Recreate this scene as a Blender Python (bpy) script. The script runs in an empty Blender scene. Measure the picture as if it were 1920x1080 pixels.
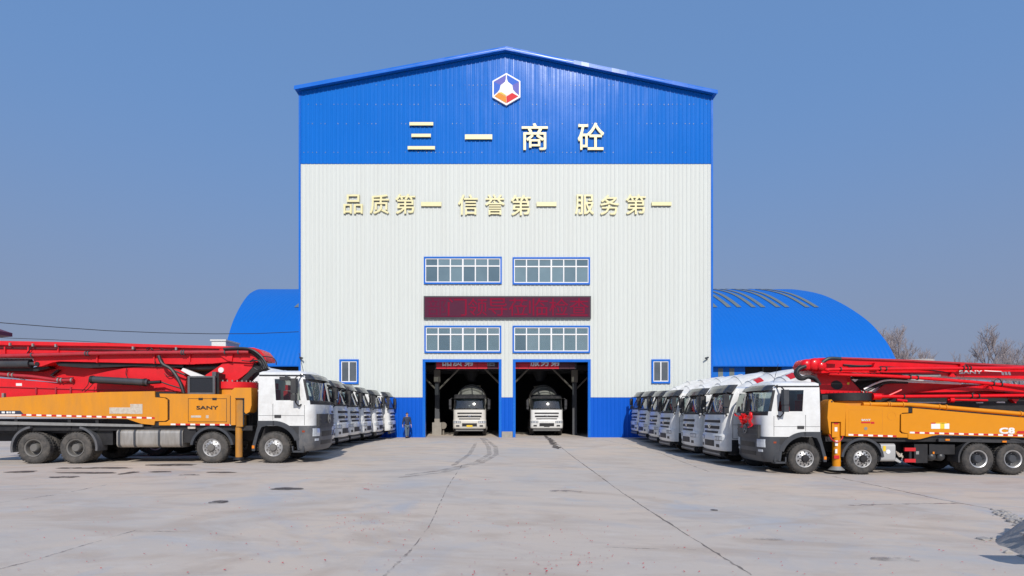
import bpy, bmesh, math, random
from mathutils import Vector, Matrix, noise as mnoise
R = math.radians
random.seed(7)
scene = bpy.context.scene
COL = scene.collection

# ------------------------------------------------------------------ camera, sky, sun, exposure
F, CX, CY, CH = 1080.0, 949.0, 774.0, 1.77          # focal length in photo pixels, vanishing point, eye height
cam = bpy.data.cameras.new('camera'); co = bpy.data.objects.new('camera', cam); COL.objects.link(co)
co.location = (0, 0, CH); co.rotation_euler = (R(90), 0, 0)
cam.sensor_width = 36; cam.lens = 36 * F / 1920
cam.shift_x = (960 - CX) / 1920; cam.shift_y = (CY - 540) / 1920
cam.clip_start = 0.1; cam.clip_end = 5000
scene.camera = co
SUN_EL, SUN_AZ = 36.5, 6.0                            # behind the camera, a little to the right
sd = Vector((math.sin(R(SUN_AZ)) * math.cos(R(SUN_EL)), -math.cos(R(SUN_AZ)) * math.cos(R(SUN_EL)), math.sin(R(SUN_EL))))
sun = bpy.data.lights.new('sun', 'SUN'); sun.energy = 3.7; sun.angle = R(0.5); sun.color = (1.0, .945, .87)
so = bpy.data.objects.new('sun', sun); COL.objects.link(so); so.location = sd * 60
so.rotation_euler = sd.to_track_quat('Z', 'Y').to_euler()
w = bpy.data.worlds.new('World'); scene.world = w; w.use_nodes = True
nt = w.node_tree; nt.nodes.clear()
out = nt.nodes.new('ShaderNodeOutputWorld'); bg = nt.nodes.new('ShaderNodeBackground')
sky = nt.nodes.new('ShaderNodeTexSky'); sky.sky_type = 'NISHITA'; sky.sun_disc = False
sky.sun_elevation = R(SUN_EL); sky.sun_rotation = R(180 - SUN_AZ)
sky.air_density = 1.3; sky.dust_density = 2.2; sky.ozone_density = 2.0; sky.altitude = 100
bg.inputs['Strength'].default_value = 0.10
# winter haze low in the sky: grey-mauve towards the horizon
tc = nt.nodes.new('ShaderNodeTexCoord'); sx = nt.nodes.new('ShaderNodeSeparateXYZ')
mr = nt.nodes.new('ShaderNodeMapRange'); mr.interpolation_type = 'SMOOTHSTEP'
mr.inputs['From Min'].default_value = -0.02; mr.inputs['From Max'].default_value = 0.58
mr.inputs['To Min'].default_value = 0.95; mr.inputs['To Max'].default_value = 0.75
mix = nt.nodes.new('ShaderNodeMix'); mix.data_type = 'RGBA'
mr2 = nt.nodes.new('ShaderNodeMapRange'); mr2.interpolation_type = 'SMOOTHSTEP'
mr2.inputs['From Min'].default_value = 0.0; mr2.inputs['From Max'].default_value = 0.5
hz = nt.nodes.new('ShaderNodeMix'); hz.data_type = 'RGBA'
hz.inputs[6].default_value = (2.42, 2.92, 4.25, 1); hz.inputs[7].default_value = (1.52, 3.06, 6.3, 1)
nt.links.new(tc.outputs['Generated'], sx.inputs[0]); nt.links.new(sx.outputs['Z'], mr.inputs['Value'])
nt.links.new(sx.outputs['Z'], mr2.inputs['Value']); nt.links.new(mr2.outputs[0], hz.inputs[0])
nt.links.new(mr.outputs[0], mix.inputs[0]); nt.links.new(sky.outputs[0], mix.inputs[6]); nt.links.new(hz.outputs[2], mix.inputs[7])
nt.links.new(mix.outputs[2], bg.inputs['Color']); nt.links.new(bg.outputs[0], out.inputs['Surface'])
vs = scene.view_settings
vs.view_transform = 'Standard'; vs.look = 'None'; vs.gamma = 1.0; vs.exposure = 0.0; vs.use_curve_mapping = False

# ------------------------------------------------------------------ helpers
def lin(r, g, b):
    f = lambda c: c / 255 / 12.92 if c / 255 <= .04045 else ((c / 255 + .055) / 1.055) ** 2.4
    return (f(r), f(g), f(b))

def mat(name, col, rough=.5, metal=0, var=.12, scale=4, bump=0, bscale=30, spec=.5, coat=0, dirt=None, stretch=None, rv=.12):
    m = bpy.data.materials.new(name); m.use_nodes = True
    t = m.node_tree; b = t.nodes['Principled BSDF']; N = t.nodes.new; L = t.links.new
    b.inputs['Roughness'].default_value = rough; b.inputs['Metallic'].default_value = metal
    b.inputs['Specular IOR Level'].default_value = spec; b.inputs['Coat Weight'].default_value = coat
    c = N('ShaderNodeTexCoord'); src = c.outputs['Object']
    if stretch:
        mp = N('ShaderNodeMapping'); mp.inputs['Scale'].default_value = stretch; L(src, mp.inputs[0]); src = mp.outputs[0]
    n = N('ShaderNodeTexNoise'); n.inputs['Scale'].default_value = scale; n.inputs['Detail'].default_value = 6; n.inputs['Roughness'].default_value = .62
    L(src, n.inputs['Vector'])
    mx = N('ShaderNodeMix'); mx.data_type = 'RGBA'
    mx.inputs[6].default_value = tuple(max(0, x * (1 - var)) for x in col) + (1,)
    mx.inputs[7].default_value = tuple(min(1, x * (1 + var)) for x in col) + (1,)
    L(n.outputs['Fac'], mx.inputs[0]); cur = mx.outputs[2]
    rr = N('ShaderNodeMapRange'); rr.inputs['To Min'].default_value = max(.02, rough - rv); rr.inputs['To Max'].default_value = min(1, rough + rv)
    L(n.outputs['Fac'], rr.inputs['Value']); L(rr.outputs[0], b.inputs['Roughness'])
    if dirt:
        dc, amt, ds = dirt
        n2 = N('ShaderNodeTexNoise'); n2.inputs['Scale'].default_value = ds; n2.inputs['Detail'].default_value = 8; n2.inputs['Roughness'].default_value = .7
        L(src, n2.inputs['Vector'])
        r2 = N('ShaderNodeMapRange'); r2.inputs['From Min'].default_value = .42; r2.inputs['From Max'].default_value = .72; r2.inputs['To Max'].default_value = amt
        L(n2.outputs['Fac'], r2.inputs['Value'])
        m2 = N('ShaderNodeMix'); m2.data_type = 'RGBA'; m2.inputs[7].default_value = tuple(dc) + (1,)
        L(r2.outputs[0], m2.inputs[0]); L(cur, m2.inputs[6]); cur = m2.outputs[2]
    L(cur, b.inputs['Base Color'])
    if bump:
        n3 = N('ShaderNodeTexNoise'); n3.inputs['Scale'].default_value = bscale; n3.inputs['Detail'].default_value = 4
        L(src, n3.inputs['Vector'])
        bp = N('ShaderNodeBump'); bp.inputs['Strength'].default_value = bump; bp.inputs['Distance'].default_value = .02
        L(n3.outputs['Fac'], bp.inputs['Height']); L(bp.outputs[0], b.inputs['Normal'])
    return m

def glass(name, tint, ior=1.5, gl=(1, 1, 1)):
    m = bpy.data.materials.new(name); m.use_nodes = True; t = m.node_tree; t.nodes.clear(); N = t.nodes.new; L = t.links.new
    o = N('ShaderNodeOutputMaterial'); a = N('ShaderNodeBsdfTransparent'); a.inputs[0].default_value = tint + (1,)
    g = N('ShaderNodeBsdfGlossy'); g.inputs['Roughness'].default_value = .03; g.inputs[0].default_value = gl + (1,)
    f = N('ShaderNodeFresnel'); f.inputs['IOR'].default_value = ior
    x = N('ShaderNodeMixShader'); L(f.outputs[0], x.inputs[0]); L(a.outputs[0], x.inputs[1]); L(g.outputs[0], x.inputs[2]); L(x.outputs[0], o.inputs[0])
    return m

M = dict(
    white_paint=mat('white_truck_paint', (.74, .75, .74), .32, var=.04, coat=.4, dirt=((.5, .47, .42), .22, 1.6)),
    drum_paint=mat('drum_paint', (.74, .74, .72), .38, var=.05, coat=.2, dirt=((.42, .38, .33), .3, 1.3)),
    dusty_drum=mat('dusty_drum_paint', (.66, .63, .57), .45, var=.12, dirt=((.42, .38, .33), .5, 1.5)),
    dusty_white=mat('dusty_white_paint', (.62, .60, .55), .42, var=.08, coat=.2, dirt=((.4, .36, .3), .4, 2)),
    dark_plastic=mat('dark_plastic', (.030, .031, .034), .42, var=.25, dirt=((.12, .11, .1), .25, 3)),
    grey_plastic=mat('grey_plastic', (.085, .09, .10), .5, var=.15, dirt=((.22, .2, .18), .45, 4)),
    slate_plastic=mat('slate_plastic', (.042, .047, .056), .42, var=.12, dirt=((.12, .11, .1), .2, 3)),
    visor=mat('smoked_visor', (.03, .032, .036), .16, var=.2, spec=.6, dirt=((.16, .15, .14), .35, 6)),
    black=mat('black_metal', (.012, .012, .014), .5, var=.3, dirt=((.06, .055, .05), .3, 3)),
    rubber=mat('tyre_rubber', (.035, .034, .034), .82, var=.2, dirt=((.15, .13, .11), .55, 5), bump=.15, bscale=60),
    rubber_dusty=mat('dusty_tyre_rubber', (.05, .048, .046), .88, var=.2, dirt=((.17, .15, .13), .7, 4), bump=.15, bscale=60),
    rim=mat('steel_rim', (.5, .5, .5), .42, metal=.6, var=.15, dirt=((.2, .17, .14), .4, 8)),
    rim_dark=mat('dusty_rim', (.13, .125, .12), .7, var=.2, dirt=((.2, .18, .15), .5, 6)),
    yellow=mat('orange_yellow_paint', (.68, .255, .006), .38, var=.04, coat=.12, spec=.35, dirt=((.52, .2, .02), .2, 1.2)),
    yellow_worn=mat('worn_yellow_paint', (.68, .262, .014), .5, var=.08, spec=.35, dirt=((.38, .19, .06), .5, 1.8), stretch=(1, 1, .25)),
    yellow_dirty=mat('dirty_yellow_paint', (.50, .22, .03), .6, var=.15, spec=.3, dirt=((.20, .13, .08), .8, 3.5), stretch=(1, 1, .4)),
    red=mat('red_boom_paint', (.74, .003, .010), .33, var=.1, coat=.08, spec=.4, dirt=((.42, .006, .010), .4, 2.2)),
    red_worn=mat('worn_red_boom_paint', (.72, .014, .022), .42, var=.1, spec=.35, dirt=((.35, .03, .03), .4, 2.5)),
    red_pipe=mat('faded_red_pipe', (.42, .022, .034), .42, var=.15, dirt=((.28, .06, .06), .4, 4)),
    hose=mat('rubber_hose', (.016, .018, .022), .5, var=.25),
    steel=mat('grey_steel', (.30, .30, .29), .5, metal=.3, var=.2, dirt=((.15, .13, .11), .4, 5)),
    tank=mat('dull_aluminium', (.42, .40, .37), .42, metal=.5, var=.2, dirt=((.2, .17, .13), .5, 3), stretch=(3, 1, .6)),
    tank_clean=mat('clean_grey_tank', (.42, .42, .41), .5, metal=.2, var=.08),
    chrome=mat('polished_rod', (.8, .8, .8), .15, metal=1, var=.05),
    white_mark=mat('white_marking', (.78, .78, .76), .5, var=.05),
    red_mark=mat('red_marking', (.55, .015, .02), .45, var=.08),
    black_mark=mat('black_marking', (.02, .02, .02), .5),
    navy_mark=mat('navy_marking', (.035, .045, .075), .5),
    sticker=mat('worn_sticker', (.55, .50, .42), .6, var=.35, scale=14, dirt=((.35, .2, .12), .6, 9)),
    yellow_mark=mat('yellow_marking', (.8, .55, .03), .5),
    red_brown=mat('red_brown_lens', (.30, .05, .015), .3),
    amber=mat('amber_lens', (.75, .22, .01), .25),
    lamp=mat('headlamp_lens', (.62, .66, .70), .1, metal=.3, var=.3, scale=18),
    radiator=mat('radiator_core', (.022, .025, .032), .75, var=.3, scale=20, bump=.3, bscale=60, spec=.2),
    interior=mat('cab_interior', (.05, .052, .055), .7, var=.3),
    light_trim=mat('light_cab_trim', (.33, .38, .37), .7, var=.2),
    seat_red=mat('red_seat_cover', (.42, .015, .02), .8, var=.2),
    satin=mat('red_satin', (.75, .006, .008), .3, var=.1, coat=.2),
    skin=mat('skin', (.50, .30, .22), .5, var=.06),
    hair=mat('black_hair', (.012, .011, .01), .5),
    jacket=mat('navy_jacket', (.022, .035, .075), .75, var=.2, bump=.3, bscale=12),
    jeans=mat('blue_grey_trousers', (.09, .13, .18), .8, var=.15, bump=.3, bscale=14),
    concrete_block=mat('old_concrete', (.33, .31, .28), .85, var=.2, dirt=((.2, .18, .15), .5, 3), bump=.4, bscale=20),
    dark_steel=mat('painted_dark_steel', (.07, .075, .085), .6, var=.2),
    light_steel=mat('dusty_beam', (.22, .20, .17), .7, var=.25),
    gold=mat('pale_gold_letter', (.80, .73, .41), .35, var=.03, coat=.2),
    gold_side=mat('dull_gold_side', (.45, .38, .2), .5),
    pane=mat('grey_blue_pane', (.14, .21, .25), .16, var=.16, scale=.9, spec=.6),
    pane_light=mat('pale_grey_pane', (.17, .25, .29), .13, var=.2, scale=.7, spec=.6),
    pane_deep=mat('deep_grey_pane', (.105, .165, .205), .12, var=.25, scale=.8, spec=.6),
    pane_dark=mat('dark_window_pane', (.10, .115, .13), .12, var=.5, scale=1.4, spec=.6),
    pvc=mat('white_window_bar', (.78, .78, .78), .4, var=.03),
    cab_glass=glass('cab_glass', (.80, .88, .86), 2.0),
    side_glass=glass('tinted_side_glass', (.48, .55, .55), 1.6),
    bark=mat('grey_bark', (.31, .27, .27), .95, var=.2, scale=2, spec=.1),
    wire=mat('black_wire', (.02, .02, .022), .6),
    plaster=mat('white_plaster', (.66, .66, .64), .8, var=.06),
    plum_roof=mat('plum_roof_sheet', (.13, .025, .045), .6, var=.15),
    confetti=mat('red_paper', (.55, .02, .04), .7, var=.3, scale=40),
    tar=mat('dark_joint_filler', (.10, .09, .085), .8, var=.35, scale=8),
    oil=mat('oil_stain', (.075, .065, .06), .45, var=.4, scale=6),
    skylight=mat('grey_skylight_sheet', (.15, .175, .165), .5, var=.2, scale=1.5),
    void=mat('dark_doorway', (.012, .013, .016), .8),
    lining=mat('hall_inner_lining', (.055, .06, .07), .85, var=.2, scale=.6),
)

def cladding(name, col, rough, var, streak=.0, spec=.5):
    m = mat(name, col, rough, var=var, scale=.35, spec=spec, bump=.12, bscale=1.1, rv=.04)
    return m
def vary(m, lo, hi):                                # every truck has its own degree of road dust
    t = m.node_tree; b = t.nodes['Principled BSDF']; l = b.inputs['Base Color'].links[0]; src = l.from_socket; oi = t.nodes.new('ShaderNodeObjectInfo')
    r = t.nodes.new('ShaderNodeMapRange'); r.inputs['To Min'].default_value = lo; r.inputs['To Max'].default_value = hi; x = t.nodes.new('ShaderNodeMix'); x.data_type = 'RGBA'; x.inputs[7].default_value = (.36, .33, .29, 1)
    n = t.nodes.new('ShaderNodeTexNoise'); n.inputs['Scale'].default_value = 3.5; n.inputs['Detail'].default_value = 7; n.inputs['Roughness'].default_value = .7; c = t.nodes.new('ShaderNodeTexCoord')
    q = t.nodes.new('ShaderNodeMapRange'); q.inputs['From Min'].default_value = .4; q.inputs['From Max'].default_value = .7; k = t.nodes.new('ShaderNodeMath'); k.operation = 'MULTIPLY'
    t.links.new(c.outputs['Object'], n.inputs['Vector']); t.links.new(n.outputs['Fac'], q.inputs['Value']); t.links.new(oi.outputs['Random'], r.inputs['Value'])
    t.links.new(r.outputs[0], k.inputs[0]); t.links.new(q.outputs[0], k.inputs[1]); t.links.new(k.outputs[0], x.inputs[0]); t.links.new(src, x.inputs[6]); t.links.new(x.outputs[2], b.inputs['Base Color'])
vary(M['white_paint'], .02, .45); vary(M['drum_paint'], .05, .5)
M['blue_sheet'] = cladding('blue_steel_sheet', (.005, .146, .57), .135, .07, spec=.4)
M['blue_base'] = cladding('blue_base_sheet', (.001, .098, .55), .4, .06, spec=.25)
M['blue_roof'] = cladding('blue_arched_sheet', (.003, .132, .53), .5, .05, spec=.25)
def ribbed(m, period, dist):                        # fine standing ribs of arched roof sheets
    t = m.node_tree; b = t.nodes['Principled BSDF']; c = t.nodes.new('ShaderNodeTexCoord'); wv = t.nodes.new('ShaderNodeTexWave'); wv.wave_type = 'BANDS'; wv.bands_direction = 'X'; wv.wave_profile = 'SIN'
    wv.inputs['Scale'].default_value = .314 / period; bp = t.nodes.new('ShaderNodeBump'); bp.inputs['Strength'].default_value = 1; bp.inputs['Distance'].default_value = dist
    t.links.new(c.outputs['Object'], wv.inputs['Vector']); t.links.new(wv.outputs['Fac'], bp.inputs['Height']); t.links.new(bp.outputs[0], b.inputs['Normal'])
ribbed(M['blue_roof'], .62, .035)
M['white_sheet'] = mat('white_steel_sheet', (.62, .65, .615), .5, var=.03, spec=.3, bump=.1, bscale=1.1, rv=.04, scale=.35, dirt=((.44, .43, .39), .16, .9), stretch=(1.8, 1, .07))
M['blue_trim'] = mat('blue_trim', (.006, .135, .58), .28, var=.06, scale=.8, spec=.4)

class MB:
    def __init__(s): s.bm = bmesh.new()
    def _fin(s, vs, fs, m, bev, seg=1):
        for f in fs: f.material_index = m
        if bev:
            es = list({e for f in fs for e in f.edges if len(e.link_faces) == 2 and e.calc_face_angle(0) > R(25)})
            r = bmesh.ops.bevel(s.bm, geom=es, offset=bev, segments=seg, affect='EDGES', profile=.5, clamp_overlap=True)
            for f in r['faces']: f.material_index = m
    def poly(s, lo, hi, m=0, bev=0, seg=1):       # two matching outlines -> closed solid
        a = [s.bm.verts.new(p) for p in lo]; b = [s.bm.verts.new(p) for p in hi]; n = len(a)
        fs = [s.bm.faces.new(a[::-1]), s.bm.faces.new(b)]
        for i in range(n): fs.append(s.bm.faces.new((a[i], a[(i + 1) % n], b[(i + 1) % n], b[i])))
        s._fin(a + b, fs, m, bev, seg); return s
    def box(s, x0, x1, y0, y1, z0, z1, m=0, bev=0, seg=1):
        return s.poly([(x0, y0, z0), (x1, y0, z0), (x1, y1, z0), (x0, y1, z0)], [(x0, y0, z1), (x1, y0, z1), (x1, y1, z1), (x0, y1, z1)], m, bev, seg)
    def prism(s, pts, y0, y1, m=0, bev=0, seg=1):  # XZ outline pushed along Y
        return s.poly([(x, y0, z) for x, z in pts], [(x, y1, z) for x, z in pts], m, bev, seg)
    def prismx(s, pts, x0, x1, m=0, bev=0, seg=1):
        return s.poly([(x0, y, z) for y, z in pts], [(x1, y, z) for y, z in pts], m, bev, seg)
    def prismz(s, pts, z0, z1, m=0, bev=0):
        return s.poly([(x, y, z0) for x, y in pts], [(x, y, z1) for x, y in pts], m, bev)
    def tube(s, path, r, n=8, m=0, caps=True):
        P = [Vector(p) for p in path]; rr = r if isinstance(r, (list, tuple)) else [r] * len(P); rings = []
        up = None
        for i, p in enumerate(P):
            d = (P[min(i + 1, len(P) - 1)] - P[max(i - 1, 0)]).normalized()
            if up is None:
                up = Vector((0, 0, 1)) if abs(d.z) < .9 else Vector((1, 0, 0))
            a = d.cross(up).normalized(); b = a.cross(d).normalized(); up = b
            rings.append([s.bm.verts.new(p + (a * math.cos(t) + b * math.sin(t)) * rr[i]) for t in [2 * math.pi * k / n for k in range(n)]])
        for A, B in zip(rings, rings[1:]):
            for k in range(n):
                f = s.bm.faces.new((A[k], A[(k + 1) % n], B[(k + 1) % n], B[k])); f.material_index = m
        if caps and n > 2:
            s.bm.faces.new(rings[0][::-1]).material_index = m; s.bm.faces.new(rings[-1]).material_index = m
        return s
    def cyl(s, p0, p1, r, n=16, m=0, r2=None): return s.tube([p0, p1], [r, r if r2 is None else r2], n, m)
    def lathe(s, c, axis, prof, n=24, m=0, close=False):   # prof: (radius, offset along axis)
        ax = Vector(axis).normalized(); u = Vector((0, 0, 1)) if abs(ax.z) < .9 else Vector((1, 0, 0))
        a = ax.cross(u).normalized(); b = a.cross(ax); c = Vector(c); rings = []
        for r, o in prof:
            rings.append([s.bm.verts.new(c + ax * o + (a * math.cos(t) + b * math.sin(t)) * max(r, 1e-4)) for t in [2 * math.pi * k / n for k in range(n)]])
        mm = m if isinstance(m, (list, tuple)) else [m] * len(prof)
        for i, (A, B) in enumerate(zip(rings, rings[1:])):
            for k in range(n):
                s.bm.faces.new((A[k], A[(k + 1) % n], B[(k + 1) % n], B[k])).material_index = mm[i]
        return s
    def grid(s, rows, pick=None, m=0, closed=False):
        V = [[s.bm.verts.new(p) for p in r] for r in rows]
        for i in range(len(V) - 1):
            for j in range(len(V[i]) - 1):
                k = pick(i, j) if pick else m
                if k is None: continue
                s.bm.faces.new((V[i][j], V[i][j + 1], V[i + 1][j + 1], V[i + 1][j])).material_index = k
        return s
    def ball(s, c, r, m=0, sc=(1, 1, 1), sub=2):
        x = bmesh.ops.create_icosphere(s.bm, subdivisions=sub, radius=1, matrix=Matrix.Translation(c) @ Matrix.Diagonal((r * sc[0], r * sc[1], r * sc[2], 1)))
        for v in x['verts']:
            for f in v.link_faces: f.material_index = m
        return s
    def text(s, body, x0, z0, x1, z1, y, depth, m=0, off=0.0, flip=False):   # lettering in the XZ plane, facing -Y, fitted to a box
        if off:                                     # bold: overlapping copies, each a hair prouder
            e = off * abs(x1 - x0) / max(1, len(body)) * (1 if len(body) == 1 else 1.0); e = max(e, off * .0)
            for i, (dx, dz) in enumerate(((-1, -1), (1, -1), (-1, 1), (1, 1), (0, 0))):
                s.text(body, x0 + e * (1 + dx), z0 + e * (1 + dz), x1 - e * (1 - dx), z1 - e * (1 - dz), y - .0025 * i, depth, m)
            return s
        cu = bpy.data.curves.new('t', 'FONT'); cu.body = body; cu.size = 1; cu.offset = off; cu.extrude = .05; cu.resolution_u = 3
        o = bpy.data.objects.new('t', cu); COL.objects.link(o); bpy.context.view_layer.update()
        me = bpy.data.meshes.new_from_object(o.evaluated_get(bpy.context.evaluated_depsgraph_get()))
        bpy.data.objects.remove(o); bpy.data.curves.remove(cu)
        xs = [v.co.x for v in me.vertices]; ys = [v.co.y for v in me.vertices]; zs = [v.co.z for v in me.vertices]
        ax, bx, ay, by, az, bz = min(xs), max(xs), min(ys), max(ys), min(zs), max(zs)
        for v in me.vertices:
            px, py, pz = v.co
            v.co = (x0 + (px - ax) / (bx - ax) * (x1 - x0), y - (pz - az) / (bz - az) * depth, z0 + (py - ay) / (by - ay) * (z1 - z0))
        n0 = len(s.bm.faces); s.bm.from_mesh(me); s.bm.faces.ensure_lookup_table()
        for f in s.bm.faces[n0:]: f.material_index = m
        bpy.data.meshes.remove(me); return s
    def build(s, name, mats, parent=None, angle=38, fixn=True, loc=None):
        mats = [mats] if isinstance(mats, str) else mats
        if fixn: bmesh.ops.recalc_face_normals(s.bm, faces=s.bm.faces[:])
        for f in s.bm.faces: f.smooth = True
        me = bpy.data.meshes.new(name); s.bm.to_mesh(me); s.bm.free()
        for k in mats: me.materials.append(M[k])
        me.set_sharp_from_angle(angle=R(angle))
        o = bpy.data.objects.new(name, me); COL.objects.link(o)
        if parent: o.parent = parent
        if loc: o.location = loc
        return o
    def split(s, name, mats, parent=None, **k):        # every loose piece its own object
        me = bpy.data.meshes.new('t'); s.bm.to_mesh(me); s.bm.free(); seen = set(); b0 = bmesh.new(); b0.from_mesh(me); bpy.data.meshes.remove(me); b0.verts.ensure_lookup_table(); out = []
        for v in b0.verts:
            if v.index in seen: continue
            st, isl = [v], set()
            while st:
                q = st.pop()
                if q.index in isl: continue
                isl.add(q.index); st += [e.other_vert(q) for e in q.link_edges]
            seen |= isl; m = MB(); mp_ = {i: m.bm.verts.new(b0.verts[i].co) for i in sorted(isl)}
            for f in b0.faces:
                if f.verts[0].index in isl: m.bm.faces.new([mp_[w_.index] for w_ in f.verts]).material_index = f.material_index
            out.append(m.build(name, mats, parent, **k))
        b0.free(); return out

def tag(o, label, cat, group=None, kind=None):
    if label: o['label'] = label
    if cat: o['category'] = cat
    if group: o['group'] = group
    if kind: o['kind'] = kind
    return o
def thing(name, label, cat, loc=(0, 0, 0), rz=0, group=None):
    o = bpy.data.objects.new(name, None); COL.objects.link(o); o.location = loc; o.rotation_euler.z = rz; o.empty_display_size = .3
    return tag(o, label, cat, group)
def structure(o): o['kind'] = 'structure'; return o
def copy_tree(o, parent=None, skip=''):
    c = o.copy(); COL.objects.link(c); c.parent = parent
    for ch in list(o.children):
        if not skip or not ch.name.startswith(skip): copy_tree(ch, c, skip)
    return c
def sstep(a, b, x):
    t = min(1, max(0, (x - a) / (b - a))); return t * t * (3 - 2 * t)
def gz(x, y):                                       # the yard falls gently to the right
    return (.075 - .385 * sstep(-9, 12, x)) * (1 - sstep(26, 41, y))
def G(px, py):                                      # photo pixel -> point on the yard
    z = 0
    for _ in range(6):
        Y = F * (CH - z) / (py - CY); X = (px - CX) * Y / F; z = gz(X, Y)
    return X, Y
YF = 41.5                                           # facade plane
def fx(px): return (px - CX) * YF / F
def fz(py): return CH - (py - CY) * YF / F

# ------------------------------------------------------------------ ground
def ground_material():
    m = bpy.data.materials.new('concrete_yard'); m.use_nodes = True; t = m.node_tree; N = t.nodes.new; L = t.links.new
    b = t.nodes['Principled BSDF']; b.inputs['Roughness'].default_value = .8; b.inputs['Specular IOR Level'].default_value = .25
    c = N('ShaderNodeTexCoord')
    def nz(sc, st, det=6, ro=.6, dist=0):
        mp = N('ShaderNodeMapping'); mp.inputs['Scale'].default_value = st; L(c.outputs['Object'], mp.inputs[0])
        n = N('ShaderNodeTexNoise'); n.inputs['Scale'].default_value = sc; n.inputs['Detail'].default_value = det
        n.inputs['Roughness'].default_value = ro; n.inputs['Distortion'].default_value = dist; L(mp.outputs[0], n.inputs['Vector']); return n.outputs['Fac']
    def rng(v, a, b_, lo=0, hi=1):
        r = N('ShaderNodeMapRange'); r.inputs['From Min'].default_value = a; r.inputs['From Max'].default_value = b_
        r.inputs['To Min'].default_value = lo; r.inputs['To Max'].default_value = hi; L(v, r.inputs['Value']); return r.outputs[0]
    def mixc(f, a, bb):
        x = N('ShaderNodeMix'); x.data_type = 'RGBA'; L(f, x.inputs[0])
        for i, q in ((6, a), (7, bb)):
            if isinstance(q, tuple): x.inputs[i].default_value = q + (1,)
            else: L(q, x.inputs[i])
        return x.outputs[2]
    cur = mixc(rng(nz(.16, (1, 1.3, 1), 7, .6, 1.2), .38, .62), (.50, .45, .40), (.585, .485, .39))
    cur = mixc(rng(nz(.35, (1, .8, 1), 5, .6, .8), .54, .70, 0, .8), cur, (.40, .41, .43))
    cur = mixc(rng(nz(.22, (1, 1.5, 1), 4, .55, 3.2), .5, .66, 0, .55), cur, (.43, .345, .275))
    cur = mixc(rng(nz(.30, (1, 1.2, 1), 5, .6, 2.4), .56, .68, 0, .5), cur, (.42, .425, .435))
    cur = mixc(rng(nz(.5, (.6, 2.0, 1), 8, .65, 2.0), .52, .74, 0, .6), cur, (.43, .355, .30))
    cur = mixc(rng(nz(1.4, (.5, 1, 1), 8, .7, 1.0), .56, .78, 0, .45), cur, (.33, .295, .27))
    cur = mixc(rng(nz(2.2, (.7, 1, 1), 8, .7), .55, .75, 0, .5), cur, (.60, .56, .51))
    cur = mixc(rng(nz(26, (1, 1, 1), 3, .7), .66, .78, 0, .35), cur, (.27, .24, .22))
    L(cur, b.inputs['Base Color'])
    bp = N('ShaderNodeBump'); bp.inputs['Strength'].default_value = .25; bp.inputs['Distance'].default_value = .02
    L(nz(9, (1, 1, 1), 8, .7), bp.inputs['Height']); L(bp.outputs[0], b.inputs['Normal'])
    return m
M['ground'] = ground_material()
xs = [-1500, -600, -250, -120, -70] + [-50 + 2 * i for i in range(51)] + [70, 120, 250, 600, 1500]
ys = [-60, -20] + [0 + 1.5 * i for i in range(34)] + [60, 80, 120, 200, 400, 800, 2000]
mb = MB(); mb.grid([[(x, y, gz(x, y)) for x in xs] for y in ys])
structure(mb.build('ground', 'ground', angle=60))

def ribbon(pts, wd, name, mt, lift=.004, jit=.35, cuts=14, ragged=.5):
    mb = MB(); P = [Vector(G(*p)) for p in pts]; Q = []
    for a, b in zip(P, P[1:]):
        for k in range(cuts): Q.append(a.lerp(b, k / cuts))
    Q.append(P[-1]); rows = []
    for i, q in enumerate(Q):
        d = (Q[min(i + 1, len(Q) - 1)] - Q[max(0, i - 1)]).normalized(); nn = Vector((-d.y, d.x))
        ww = wd * (1 + ragged * (random.random() * 2 - 1)); off = jit * wd * (random.random() * 2 - 1)
        if i in (0, len(Q) - 1): ww *= .2
        a, b = q + nn * (off + ww / 2), q + nn * (off - ww / 2)
        rows.append([(a.x, a.y, gz(a.x, a.y) + lift), (b.x, b.y, gz(b.x, b.y) + lift)])
    mb.grid(rows); o = mb.build(name, mt, angle=80); return structure(o)
def soft_material(name, col, amount, sc, st=(1, 1, 1), th=(.42, .62)):
    m = bpy.data.materials.new(name); m.use_nodes = True; t = m.node_tree; t.nodes.clear(); N = t.nodes.new; L = t.links.new
    o = N('ShaderNodeOutputMaterial'); d = N('ShaderNodeBsdfPrincipled'); d.inputs['Base Color'].default_value = col + (1,); d.inputs['Roughness'].default_value = .75
    tr = N('ShaderNodeBsdfTransparent'); x = N('ShaderNodeMixShader'); c = N('ShaderNodeTexCoord'); mp = N('ShaderNodeMapping'); mp.inputs['Scale'].default_value = st
    n = N('ShaderNodeTexNoise'); n.inputs['Scale'].default_value = sc; n.inputs['Detail'].default_value = 8; n.inputs['Roughness'].default_value = .7
    r = N('ShaderNodeMapRange'); r.inputs['From Min'].default_value = th[0]; r.inputs['From Max'].default_value = th[1]; r.inputs['To Max'].default_value = amount
    L(c.outputs['Object'], mp.inputs[0]); L(mp.outputs[0], n.inputs['Vector']); L(n.outputs['Fac'], r.inputs['Value'])
    L(r.outputs[0], x.inputs[0]); L(tr.outputs[0], x.inputs[1]); L(d.outputs[0], x.inputs[2]); L(x.outputs[0], o.inputs[0]); return m
M['track'] = soft_material('tyre_mark', (.20, .18, .165), .45, 1.5, (1, 1, 1), (.35, .7))
M['crack'] = soft_material('joint_dirt', (.17, .14, .12), .6, 2.2, th=(.33, .5))
M['crack_faint'] = soft_material('faint_joint_dirt', (.24, .2, .18), .65, 2.2, th=(.42, .6))
M['stain'] = soft_material('wet_stain', (.075, .06, .055), .8, 2.6, (1, 1, 1), (.36, .5))
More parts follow.
